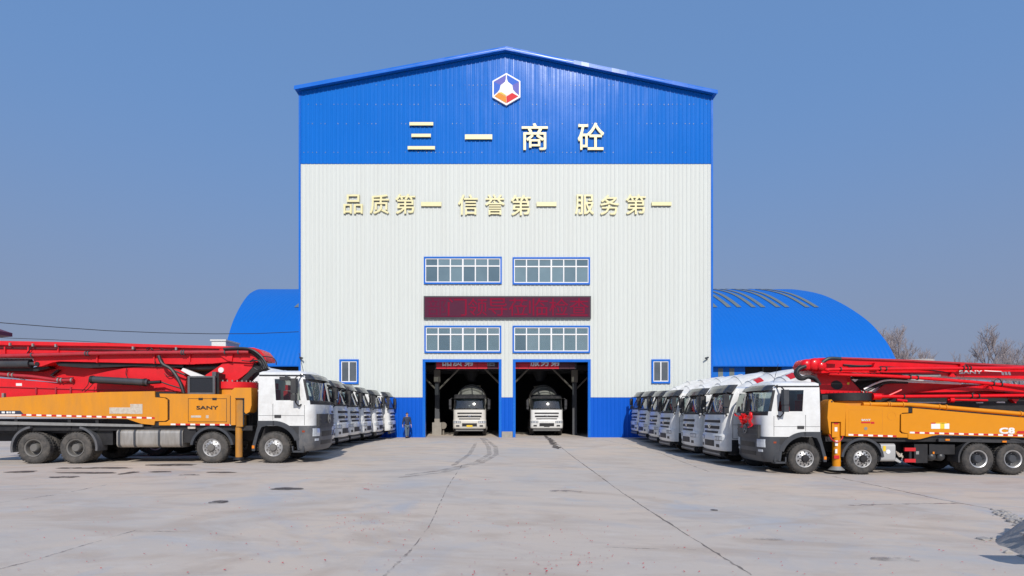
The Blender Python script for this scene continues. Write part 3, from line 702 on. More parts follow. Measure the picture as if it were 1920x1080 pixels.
for px in (1351, 1372, 1487, 1508, 1530):
    mb = MB(); mb.box(sx2(px) - .32, sx2(px) + .32, YW - .03, YW + .05, 0, 7.6); shed_shift(mb.build('wall_skylight', 'skylight', shed))

# ------------------------------------------------------------------ bare trees, far objects, wires
def tree(x, y, h, spread, seed, label, trunk_r=.28, up=.75, twigs=8, group='bare trees beyond the shed'):
    rg = random.Random(seed); root = thing('bare_tree', label, 'tree', (x, y, 0), 0, group)
    tk = MB(); cr = MB()
    def branch(p, d, L, r, lvl):
        n = 4 if lvl < 2 else 3; pts = [p]; q = p.copy(); dd = d.copy()
        for i in range(n):
            dd = (dd + Vector((rg.gauss(0, .13), rg.gauss(0, .13), rg.gauss(.05 * (1 if lvl else 0), .08)))).normalized(); q = q + dd * (L / n); pts.append(q.copy())
        (tk if lvl == 0 else cr).tube(pts, [r * (1 - .55 * i / n) for i in range(n + 1)], 6 if lvl < 2 else 3, caps=False)
        if lvl >= 4: return
        k = (rg.randint(9, 12), rg.randint(6, 8), rg.randint(5, 7), twigs)[lvl]
        for j in range(k):
            t = rg.uniform(.35 if lvl else .3, 1); i = min(n - 1, int(t * n)); b = pts[i].lerp(pts[i + 1], t * n - i)
            a = rg.uniform(0, 2 * math.pi); side = Vector((math.cos(a), math.sin(a), 0)); sp_ = rg.uniform(.45, 1.0) * spread
            nd = (dd * up + side * sp_ * .7 + Vector((0, 0, .35))).normalized()
            branch(b, nd, L * rg.uniform(.42, .66) * (1.05 - .25 * t), max(.009, r * .46), lvl + 1)
    branch(Vector((0, 0, 0)), Vector((0, 0, 1)), h * .55, trunk_r, 0)
    mz = max(v.co.z for b_ in (tk, cr) for v in b_.bm.verts)
    for b_ in (tk, cr): bmesh.ops.scale(b_.bm, vec=(h / mz, h / mz, h / mz), verts=b_.bm.verts[:])
    tk.build('trunk', 'bark', root); cr.build('crown', 'bark', root)
def tz(px, Y): return (px - CX) * Y / F
tree(tz(1682, 128), 128, 22.0, .85, 11, 'tall bare tree rising just behind the end of the blue shed')
tree(tz(1732, 118), 118, 20.0, .95, 12, 'bare tree with many fine branches, second right of the blue shed')
tree(tz(1780, 135), 135, 14.0, .8, 13, 'small low bare tree between the taller bare trees', .2)
tree(tz(1866, 112), 112, 19.6, 1.25, 14, 'broad spreading bare tree above the right truck boom')
tree(tz(1812, 140), 140, 17.5, .8, 15, 'slim bare tree left of the broad spreading one', .2)
tree(tz(1648, 140), 140, 19.5, .9, 17, 'pale bare tree half hidden by the curved end of the blue shed', .2)
tree(tz(1890, 132), 132, 19.0, 1.2, 18, 'bare tree between the broad spreading one and the photo edge', .2)
tree(tz(1915, 120), 120, 15.5, 1.0, 16, 'bare tree cut off by the right photo edge')
tree(tz(28, 150), 150, 21, .35, 21, 'faint slender bare tree above the left boom near the photo edge', .2, group='bare trees at the far left')
tree(tz(172, 170), 170, 19, .5, 22, 'tiny distant bare tree top just above the left red boom', .2, group='bare trees at the far left')
sb = thing('site_hut', 'small white flat roofed building behind the left boom beside the shed', 'building', (tz(412, 60), 60, 0))
mb = MB(); mb.box(-.85, .62, 0, 3, 0, 9.25); mb.build('wall', 'plaster', sb)
mb = MB(); mb.box(-.95, .7, -.12, 3.1, 9.25, 9.4); mb.build('roof', 'plaster', sb)
pr = thing('watch_tower', 'dark plum roofed tower at the far left edge', 'tower', (tz(-34, 55), 55, 0))
mb = MB(); mb.prism([(-2, 9.35), (0, 10.1), (1.55, 9.6), (1.55, 9.25), (-2, 9.0)], -1.6, 1.6); mb.build('roof', 'plum_roof', pr)
mb = MB(); mb.box(-.9, .75, -.9, .9, 7.2, 9.1); mb.box(-.6, .5, -.6, .6, 0, 7.2); mb.build('cabin', 'navy_mark', pr)
def wire(P, label, r=.018):
    mb = MB(); mb.tube(P, r, 5); tag(mb.build('overhead_wire', 'wire'), label, 'wire', 'overhead wires')
def wp(px, py, Y): return ((px - CX) * Y / F, Y, CH - (py - CY) * Y / F)
wire([wp(-220, 588, 40), wp(0, 605, 43), wp(100, 613, 45), wp(200, 620, 47), wp(300, 624, 49), wp(400, 626, 51), wp(480, 625.5, 53), wp(561, 622, 55), wp(600, 619, 56)], 'upper sagging black wire crossing before the blue shed', .03)
wire([wp(-200, 622, 44), wp(20, 634, 46), wp(100, 637, 47), wp(210, 643, 48), wp(430, 652, 52)], 'lower thin wire just above the left boom', .022)

# ------------------------------------------------------------------ truck parts shared
def wheel(parent, x, yface, s, r, kind, dusty=False, z0=0, wd=.30):
    """yface: outer face; s=-1 when the outside looks to -y"""
    ax = (0, s, 0); c = (x, yface - s * wd / 2, z0 + r)
    mb = MB(); h = wd / 2; rr = r * .58
    if kind == 'front':
        mb.lathe(c, ax, [(rr * 1.0, h - .05), (rr * .97, h - .005), (rr * .90, h - .01), (rr * .84, h - .05), (rr * .60, h + .0), (rr * .44, h + .02), (rr * .40, h + .06), (rr * .34, h + .085), (0, h + .09)], 28, [0, 0, 0, 0, 0, 1, 1, 1, 1])
        for k in range(10):
            a = 2 * math.pi * (k + .5) / 10; q = Vector((c[0] + math.cos(a) * rr * .73, c[1] + s * (h - .012), c[2] + math.sin(a) * rr * .73))
            mb.cyl(q, q + Vector((0, s * .012, 0)), rr * .085, 8, 1)
            a = 2 * math.pi * k / 10; q = Vector((c[0] + math.cos(a) * rr * .53, c[1] + s * h, c[2] + math.sin(a) * rr * .53))
            mb.cyl(q, q + Vector((0, s * .03, 0)), rr * .06, 6, 1)
    else:
        mb.lathe(c, ax, [(rr, h - .03), (rr * .96, h - .002), (rr * .84, h - .02), (rr * .76, h - .17), (rr * .5, h - .19), (rr * .45, h - .10), (rr * .42, h - .03), (rr * .36, h - .01), (0, h - .01)], 28, [0, 0, 0] + [0 if dusty else 1] * 6)
        for k in range(10):
            a = 2 * math.pi * k / 10; q = Vector((c[0] + math.cos(a) * rr * .6, c[1] + s * (h - .19), c[2] + math.sin(a) * rr * .6)); mb.cyl(q, q + Vector((0, s * .035, 0)), rr * .05, 6)
    rim = mb.build('wheel', (['rim', 'black'] if not dusty else ['rim', 'rim_dark']) if kind == 'front' else ['rim_dark'] if dusty else ['rim', 'slate_plastic'], parent)
    mb = MB()
    tp = [(rr * .98, h - .03), (rr * 1.03, h - .005), (r * .78, h + .012), (r * .9, h), (r * .965, h - .03), (r, h - .07), (r, .02), (r - .012, .012), (r - .012, -.012), (r, -.02), (r, -h + .07), (r * .965, -h + .03), (r * .9, -h), (rr, -h + .01)]
    mb.lathe(c, ax, tp, 36)
    for k in range(36):                             # tread blocks
        a = 2 * math.pi * k / 36; u = Vector((math.cos(a), 0, math.sin(a))); tt = Vector((-math.sin(a), 0, math.cos(a)))
        for sy in (-1, 1):
            p = Vector(c) + u * (r - .004) + Vector((0, sy * (h - .055), 0))
            q = [p + tt * i * .022 + Vector((0, j * .05, 0)) for i, j in ((-1, -1), (1, -1), (1, 1), (-1, 1))]
            mb.poly(q, [w_ + u * .012 for w_ in q])
    if kind == 'rear':
        tp2 = [(a_, o - wd - .05) for a_, o in tp]; mb.lathe(c, ax, tp2, 28)
    mb.build('tyre', 'rubber_dusty' if dusty else 'rubber', rim)
    return rim

def ring(h, p, off=0.0):
    """plan outline of a cab at height h: near side rear -> front -> far side rear (u forward, y across)"""
    def itp(tab):
        if h <= tab[0][0]: return tab[0][1]
        for (a, va), (b, vb) in zip(tab, tab[1:]):
            if h <= b: return va + (vb - va) * (h - a) / (b - a)
        return tab[-1][1]
    uf = itp(p['uf']) + off; W = itp(p['W']) + off; Rr = p['R']; ur = itp(p['ur']); uc = uf - Rr - p['bulge']
    pts = [(ur + (uc - ur) * f, -W) for f in p['fr']]
    fw = W - Rr
    na = 5
    for k in range(1, na): a = math.pi / 2 * k / na; pts.append((uc + Rr * math.sin(a), -W + Rr * (1 - math.cos(a))))
    nf = 8
    for k in range(nf + 1):
        y = -fw + 2 * fw * k / nf; pts.append((uf - p['bulge'] * (y / fw) ** 2, y))
    m = [(u, -y) for u, y in pts[:len(p['fr']) + na - 1]][::-1]
    return pts + m
def cab(root, p, mp, paint='white_paint', trim='dark_plastic', seat='seat_red', nseam=True):
    """shell with real window openings, glass, roof, interior"""
    rows_h = p['rows']; nfr = len(p['fr']); na = 4; nf = 8; first_front = nfr + na; n = nfr * 2 + na * 2 + nf + 1
    rows = [[mp(u, y, h) for u, y in ring(h, p)] for h in rows_h]
    w0, w1 = p['win']; s0, s1 = p['swin']; f0, f1 = p['wcols']
    def region(i, j):
        side = j < nfr - 1 or j >= n - nfr
        jj = j if j < n / 2 else n - 2 - j
        front = jj >= f0
        if front and w0 <= i < w1: return 'ws'
        if front and (i == w0 - 1 or i == w1): return 'frame'
        if front is False and jj == f0 - 1 and w0 <= i < w1: return 'frame'
        if jj in p['scols'] and s0 <= i < s1: return 'sw'
        return 'body'
    mb = MB(); mb.grid(rows, lambda i, j: {'ws': None, 'sw': None, 'frame': 1, 'body': 0}[region(i, j)])
    # roof and rear wall
    top = rows_h[-1]; lid = ring(top, p); cu = sum(u for u, y in lid) / len(lid)
    prev = [mp(u, y, top) for u, y in lid]
    for sc, dz in ((.93, .045), (.75, .085), (.4, .11), (.02, .115)):
        cur = [mp(cu + (u - cu) * sc, y * sc, top + dz) for u, y in lid]; mb.grid([prev, cur]); prev = cur
    rl = [[mp(ring(h, p)[0][0], -ring(h, p)[0][1] * -1 * f, h) for f in (1, .33, -.33, -1)] for h in rows_h]
    mb.grid(rl)
    rl = [mp(u, y, rows_h[0]) for u, y in ring(rows_h[0], p)]
    mb.bm.faces.new([mb.bm.verts.new(q) for q in rl])
    bmesh.ops.remove_doubles(mb.bm, verts=mb.bm.verts[:], dist=.002)
    body = mb.build('cab', [paint, 'black'], root, angle=42)
    rin = [[mp(u, y, h) for u, y in ring(h, p, -.012)] for h in rows_h]
    mb = MB(); mb.grid(rin, lambda i, j: 0 if region(i, j) == 'ws' else None); bmesh.ops.delete(mb.bm, geom=[v for v in mb.bm.verts if not v.link_faces], context='VERTS')
    mb.build('windscreen', 'cab_glass', root, angle=60)
    for half in (0, 1):
        mb = MB(); mb.grid(rin, lambda i, j: 0 if region(i, j) == 'sw' and (j < n / 2) == (half == 0) else None); bmesh.ops.delete(mb.bm, geom=[v for v in mb.bm.verts if not v.link_faces], context='VERTS')
        mb.build('side_window', 'side_glass', root)
    # interior
    mb = MB(); W = 1.1; uf = p['uf'][0][1]; ur = p['ur'][0][1]
    h0, hb = rows_h[0], rows_h[w0]
    def ibox(a, b, y0, y1, z0, z1, m=0, bev=.03):
        P = [mp(u, y, z) for u, y, z in ((a, y0, z0), (b, y0, z0), (b, y1, z0), (a, y1, z0))]; Q = [mp(u, y, z) for u, y, z in ((a, y0, z1), (b, y0, z1), (b, y1, z1), (a, y1, z1))]
        mb.poly(P, Q, m, bev)
    ibox(ur + .06, uf - .3, -W, W, h0 + .02, h0 + .1)
    ibox(uf - .62, uf - .22, -W, W, h0 + .3, hb - .05, 0, .05)
    ibox(ur + .04, ur + .08, -W, W, h0 + .1, rows_h[-2], 1)
    inter = mb.build('cab_interior', ['interior', 'light_trim'], root)
    for y in (-.62, .62):
        mb = MB(); um = ur + .45
        ibox(um - .05, um + .5, y - .27, y + .27, h0 + .25, h0 + .62, 0, .06); ibox(um - .17, um - .02, y - .26, y + .26, h0 + .55, hb + .38, 0, .06); ibox(um - .15, um - .05, y - .14, y + .14, hb + .4, hb + .6, 0, .04)
        mb.build('seat', seat, inter)
    mb = MB(); c = Vector(mp(uf - .62, p.get('wheel_y', -.62), hb - .02)); e = Vector(mp(uf - .50, p.get('wheel_y', -.62), hb + .06)); dr = (e - c).normalized()
    a = dr.cross(Vector((0, 1, 0))).normalized(); P = [c + (a * math.cos(t) + Vector((0, 1, 0)) * math.sin(t)) * .21 for t in [2 * math.pi * k / 16 for k in range(17)]]
    mb.tube(P, .018, 6, caps=False); mb.build('steering_wheel', 'black', inter)
    return body
def strip_front(p, mp, h0, h1, y0, y1, off, n=10, thick=.03, side_u=None):
    """panel that follows the curved front between y0 and y1"""
    mb = MB()
    def at(h, f, o):
        r = ring(h, p, o); half = len(p['fr']) + 4; fr = r[half - 4 - 1: half + 9 + 4 + 1]
        # find the point on the front polyline with y = target
        y = y0 + (y1 - y0) * f; pl = r[len(p['fr']) - 1: len(r) - len(p['fr']) + 1]
        for (ua, ya), (ub, yb) in zip(pl, pl[1:]):
            if ya <= y <= yb + 1e-9: t = 0 if yb == ya else (y - ya) / (yb - ya); return mp(ua + (ub - ua) * t, y, h)
        u, yy = pl[0] if y < 0 else pl[-1]; return mp(u, y, h)
    F_ = [[at(h, k / n, off) for k in range(n + 1)] for h in (h0, (h0 + h1) / 2, h1)]
    B_ = [[at(h, k / n, off - thick) for k in range(n + 1)] for h in (h0, h1)]
    mb.grid(F_); mb.grid([F_[0], B_[0]]); mb.grid([F_[-1], B_[1]])
    mb.grid([[F_[i][0] for i in range(3)], [B_[0][0], tuple((Vector(B_[0][0]) + Vector(B_[1][0])) / 2), B_[1][0]]])
    mb.grid([[F_[i][-1] for i in range(3)], [B_[0][-1], tuple((Vector(B_[0][-1]) + Vector(B_[1][-1])) / 2), B_[1][-1]]])
    bmesh.ops.remove_doubles(mb.bm, verts=mb.bm.verts[:], dist=.0005)
    return mb
def mbox(mb, mp, a, b, y0, y1, z0, z1, m=0, bev=.012):
    P = [mp(u, y, z) for u, y, z in ((a, y0, z0), (b, y0, z0), (b, y1, z0), (a, y1, z0))]; Q = [mp(u, y, z) for u, y, z in ((a, y0, z1), (b, y0, z1), (b, y1, z1), (a, y1, z1))]
    mb.poly(P, Q, m, bev); return mb
def mprism(mb, mp, pts, y0, y1, m=0, bev=.01):
    mb.poly([mp(u, y0, h) for u, h in pts], [mp(u, y1, h) for u, h in pts], m, bev); return mb
def arc_pts(c, r0, r1, a0, a1, n=14):
    A = [R(a0 + (a1 - a0) * k / n) for k in range(n + 1)]
    return [(c[0] + r1 * math.cos(a), c[1] + r1 * math.sin(a)) for a in A] + [(c[0] + r0 * math.cos(a), c[1] + r0 * math.sin(a)) for a in A[::-1]]
# ------------------------------------------------------------------ concrete mixer trucks
HP = dict(fr=[0, .30, .36, .90, 1], uf=[(1.0, 1.42), (2.0, 1.36), (2.08, 1.34), (2.45, 1.245), (2.82, 1.10), (3.0, .98)], W=[(1.0, 1.235), (2.0, 1.235), (3.0, 1.15)], ur=[(0, -.62)], R=.24, bulge=.07,
          rows=[1.02, 1.25, 1.62, 2.0, 2.08, 2.45, 2.82, 2.90, 3.0], win=(4, 6), swin=(4, 6), wcols=(6, 0), scols={2})
HB = dict(fr=[0, .5, 1], uf=[(.58, 1.40), (.66, 1.45), (1.2, 1.46), (1.24, 1.43)], W=[(.58, 1.235), (.66, 1.255), (1.24, 1.255)], ur=[(0, .98)], R=.24, bulge=.07)
HV = dict(fr=[0, 1], uf=[(2.8, 1.40), (3.2, 1.10)], W=[(2.8, 1.2), (3.2, 1.14)], ur=[(0, .3)], R=.28, bulge=.10)
ident = lambda u, y, h: (u, y, h)
def make_mixer(label, group, paint='white_paint', drum='drum_paint', plate=None, dusty=False, seat='seat_red', mark=True):
    root = thing('mixer_truck', label, 'mixer truck', (0, 0, 0), 0, group); mp = ident
    cab(root, HP, mp, paint, seat=seat)
    # bumper with intake, lamps
    hs = (.58, .66, .80, 1.0, 1.18, 1.24); mb = MB(); mb.grid([[(u, y, h) for u, y in ring(h, HB)] for h in hs])
    for h in (hs[0], hs[-1]): mb.bm.faces.new([mb.bm.verts.new((u, y, h)) for u, y in ring(h, HB)])
    bmesh.ops.remove_doubles(mb.bm, verts=mb.bm.verts[:], dist=.002)
    bp = mb.build('bumper', paint, root, angle=40)
    strip_front(HB, mp, .74, .98, -.56, .56, .012).build('air_intake', 'black', bp)
    if plate: strip_front(HB, mp, .70, .84, -.22, .22, .03).build('number_plate', plate, bp)
    for s in (-1, 1):
        a, b = sorted((s * 1.17, s * .66)); strip_front(HB, mp, .98, 1.15, a, b, .006, 8).build('headlight_housing', 'dark_plastic', bp)
        for q0, q1 in ((1.155, 1.0), (.96, .82), (.79, .69)):
            a, b = sorted((s * q0, s * q1)); strip_front(HB, mp, 1.0, 1.13, a, b, .012, 4).build('headlight', 'lamp', bp)
        a, b = sorted((s * 1.02, s * .76)); strip_front(HB, mp, .72, .84, a, b, .010, 5).build('fog_lamp', 'dark_plastic', bp)
        a, b = sorted((s * 1.235, s * 1.175)); strip_front(HB, mp, .99, 1.14, a, b, .012, 3).build('indicator', 'lamp', bp)
    for h0, h1, yy in ((1.265, 1.345, .80), (1.43, 1.55, .90), (1.68, 1.78, .93)): strip_front(HP, mp, h0, h1, -yy, yy, .012, 12).build('grille_slot', 'black', root)
    for h0, h1, yy in ((1.56, 1.60, .84), (1.79, 1.82, .88)): strip_front(HP, mp, h0, h1, -yy, yy, .05, 12, .06).build('grille_lip', paint, root)
    mb = MB(); u = ring(1.5, HP)[13][0] + .02
    for s in (-1, 1): mb.tube([(u + .02, s * .16, 1.59), (u + .02, 0, 1.46)], .022, 6)
    mb.build('emblem', 'chrome', root)
    mb = strip_front(HV, mp, 2.86, 3.17, -1.2, 1.2, 0, 20, .035); mb.build('sun_visor', 'visor', root, angle=60)
    mb = MB()
    for s in (-1, 1):
        mbox(mb, mp, 1.22, 1.285, *sorted((s * 1.10, s * 1.13)), 2.09, 2.80, 0, 0)
    mb.tube([(1.36, -.95, 2.1), (1.38, 0, 2.12), (1.36, .15, 2.1)], .012, 5); mb.tube([(1.39, .2, 2.12), (1.36, .95, 2.1)], .012, 5)
    mb.build('wiper', 'black', root)
    for s in (-1, 1):
        mb = MB(); mb.tube([(1.05, s * 1.15, 2.86), (1.24, s * 1.36, 2.88), (1.27, s * 1.46, 2.80), (1.27, s * 1.46, 2.0), (1.22, s * 1.3, 1.95), (1.15, s * 1.23, 1.98)], .022, 6)
        mi = mb.build('mirror_arm', 'black', root)
        mb = MB(); mb.prismz([(1.20, s * 1.36), (1.36, s * 1.38), (1.38, s * 1.54), (1.20, s * 1.60)], 2.30, 2.78, bev=.03); mb.prismz([(1.20, s * 1.36), (1.34, s * 1.38), (1.35, s * 1.53), (1.20, s * 1.58)], 2.05, 2.26, bev=.03)
        mb.build('mirror', 'dark_plastic', mi)
        yo = s * 1.238; a = lambda x0, x1, z0, z1, k=.004: (x0, x1, *sorted((yo - s * .006, yo + s * k)), z0, z1)
        mb = MB(); mb.box(*a(-.10, -.088, 1.08, 2.02)); mb.box(*a(.93, .942, 1.08, 2.02)); mb.box(*a(-.1, .94, 1.60, 1.61)); mb.box(*a(-.1, .94, 1.07, 1.08)); mb.build('door_seam', 'black', root)
        mb = MB(); mb.box(*a(-.02, .16, 1.66, 1.74, .025), bev=.008); mb.build('door_handle', 'dark_plastic', root)
        y0, y1 = sorted((s * 1.22, s * .88))
        mb = MB(); mb.box(.66, .99, y0, y1, .42, 1.05, bev=.02)
        for z in (.55, .80): mb.box(.66, .99, *sorted((s * 1.25, s * 1.1)), z, z + .04)
        mb.build('step', 'black', root)
        mb = MB(); mprism(mb, mp, arc_pts((0, .53), .62, .70, -5, 185), *sorted((s * 1.24, s * .86)), 0, 0); mprism(mb, mp, arc_pts((-1.85, .53), .60, .66, 5, 175), *sorted((s * 1.24, s * .86)), 0, 0)
        mprism(mb, mp, arc_pts((-5.0, .53), .60, .66, 30, 175), *sorted((s * 1.24, s * .62)), 0, 0); mprism(mb, mp, arc_pts((-6.35, .53), .60, .66, 5, 150), *sorted((s * 1.24, s * .62)), 0, 0)
        mb.build('mudguard', 'dark_plastic', root)
        for x, kd in ((0, 'front'), (-1.85, 'front'), (-5.0, 'rear'), (-6.35, 'rear')): wheel(root, x, s * 1.24, s, .53, kd, dusty)
    mb = MB(); mb.box(1.2, 1.36, -1.08, 1.08, .36, .56, bev=.03); mb.build('underrun_beam', 'black', root)
    mb = MB(); mb.box(1.345, 1.385, -1.02, 1.02, .42, .475); mb.build('front_step_bar', 'steel', root)
    mb = MB()
    for s in (-1, 1): mb.box(-7.3, 1.2, *sorted((s * .34, s * .44)), .82, 1.10)
    for x in (-7.2, -6.35, -5, -3.4, -1.85, 0): mb.box(x - .08, x + .08, -.95, .95, .46, .60)
    mb.box(-.9, .9, -.5, .5, .7, 1.0); mb.box(-4.4, -2.6, -1.15, -.5, .5, 1.02, bev=.05); mb.box(-4.2, -2.8, .5, 1.15, .5, 1.02, bev=.05)
    mb.build('chassis', 'black', root)
    # drum on its frame
    c = (-.72, 0, 2.42); ax = (-5.45, 0, .92); mb = MB()
    mb.lathe(c, ax, [(0, -.03), (.50, -.02), (.74, .08), (.98, .85), (1.20, 1.75), (1.22, 2.45), (1.20, 3.1), (.95, 4.2), (.62, 5.45), (.60, 5.5), (.3, 5.45)], 36)
    for o, r in ((1.75, 1.215), (3.1, 1.215), (.85, .995), (4.95, .80)): mb.lathe(c, ax, [(r - .03, o - .04), (r + .012, o - .035), (r + .012, o + .035), (r - .03, o + .04)], 36)
    dr = mb.build('drum', drum, root, angle=30)
    A = Vector(ax).normalized(); v_ = A.cross(Vector((0, 1, 0))).normalized()
    if v_.z < 0: v_ = -v_
    for s in (-1, 1) if mark else ():
        mb = MB(); rows = []
        for i in range(6):
            o = 1.0 + .30 * i / 5; r = .98 + (1.20 - .98) * (o - .85) / .9 + .012
            rows.append([tuple(Vector(c) + A * o + (v_ * math.cos(t) + Vector((0, s, 0)) * math.sin(t)) * r) for t in [R(10 + 26 * k / 6) for k in range(7)]])
        mb.grid(rows); mb.build('red_label', 'red_mark', dr)
    mb = MB(); mb.prismx([(-.45, 1.1), (.45, 1.1), (.2, 2.4), (-.2, 2.4)], -.78, -.62); mb.prismx([(-.5, 1.1), (.5, 1.1), (.42, 2.6), (-.42, 2.6)], -5.75, -5.55)
    mb.box(-7.0, -.6, -.46, .46, 1.10, 1.22); mb.build('drum_frame', 'steel', root)
    mb = MB(); mb.lathe((-6.75, 0, 0), (0, 0, 1), [(.35, 3.35), (.42, 3.6), (.70, 4.15), (.72, 4.2), (.66, 4.15)], 14); mb.prism([(-6.9, 3.1), (-7.0, 3.3), (-8.0, 1.7), (-7.85, 1.6)], -.28, .28); mb.build('chute', drum, root)
    mb = MB(); mb.tube([(-6.5, -.6, 1.2), (-6.6, -.75, 3.7)], .03, 6); mb.tube([(-6.9, -.6, 1.2), (-7.0, -.75, 3.7)], .03, 6)
    for k in range(8): mb.tube([(-6.5 - .1 * k / 8, -.6 - .15 * k / 8, 1.4 + .3 * k), (-6.9 - .1 * k / 8, -.6 - .15 * k / 8, 1.4 + .3 * k)], .02, 5)
    mb.build('ladder', 'steel', root)
    mb = MB(); mb.cyl((-1.05, -1.05, 1.55), (-1.05, 1.05, 1.55), .28, 16); mb.build('water_tank', drum, root)
    return root
ordn = ['first', 'second', 'third', 'fourth', 'fifth', 'last']
LD = [23.9 + 3.14 * k for k in range(6)]; LX = [-7.36, -7.60, -7.86, -7.97, -7.95, -7.76]
RD = [23.55, 26.7, 29.95, 33.1, 36.15, 39.15]; RX_ = [8.36, 8.40, 8.20, 8.40, 8.50, 8.66]
proto = make_mixer('', 'white mixer trucks in the left row')
for i in range(6):
    o = proto if i == 0 else copy_tree(proto, None, 'red_label')
    o.location = (LX[i] - 1.40, LD[i], gz(LX[i] - 2, LD[i])); o.rotation_euler.z = R(2.0 + (0, .7, -.6, .4, -.8, .5)[i])
    o['label'] = ['white mixer truck next to the left pump truck, nearest of the left row', 'second white mixer truck from the left pump truck', 'third white mixer truck from the left pump truck',
                  'white mixer truck in the left row, third from the facade', 'white mixer truck in the left row, second from the facade', 'white mixer truck at the facade end of the left row near the walking man'][i]
for i in range(6):
    o = copy_tree(proto, None, '' if i < 2 else 'red_label'); o.location = (RX_[i] + 1.40, RD[i], gz(RX_[i] + 2, RD[i])); o.rotation_euler.z = R(180 - 1.6 + (0, -.7, .8, -.4, .6, -.3)[i]); o['group'] = 'white mixer trucks in the right row'
    o['label'] = ['white mixer truck beside the bow decorated pump truck, nearest of the right row', 'second white mixer truck from the bow decorated pump truck', 'third white mixer truck from the bow decorated pump truck',
                  'white mixer truck in the right row, third from the facade', 'white mixer truck in the right row, second from the facade', 'white mixer truck at the facade end of the right row'][i]
h1 = make_mixer('dusty mixer truck with yellow number plate in the left bay', 'mixer trucks inside the bays', 'dusty_white', 'dusty_drum', 'yellow_mark', True, 'interior', False)
h1.location = (-2.80, 44.9, 0); h1.rotation_euler.z = R(-90 + 1.5)
h2 = make_mixer('clean white mixer truck with dark number plate in the right bay', 'mixer trucks inside the bays', 'white_paint', 'dusty_drum', 'black_mark', False, 'interior', False)
h2.location = (3.13, 45.6, 0); h2.rotation_euler.z = R(-90 - .5)
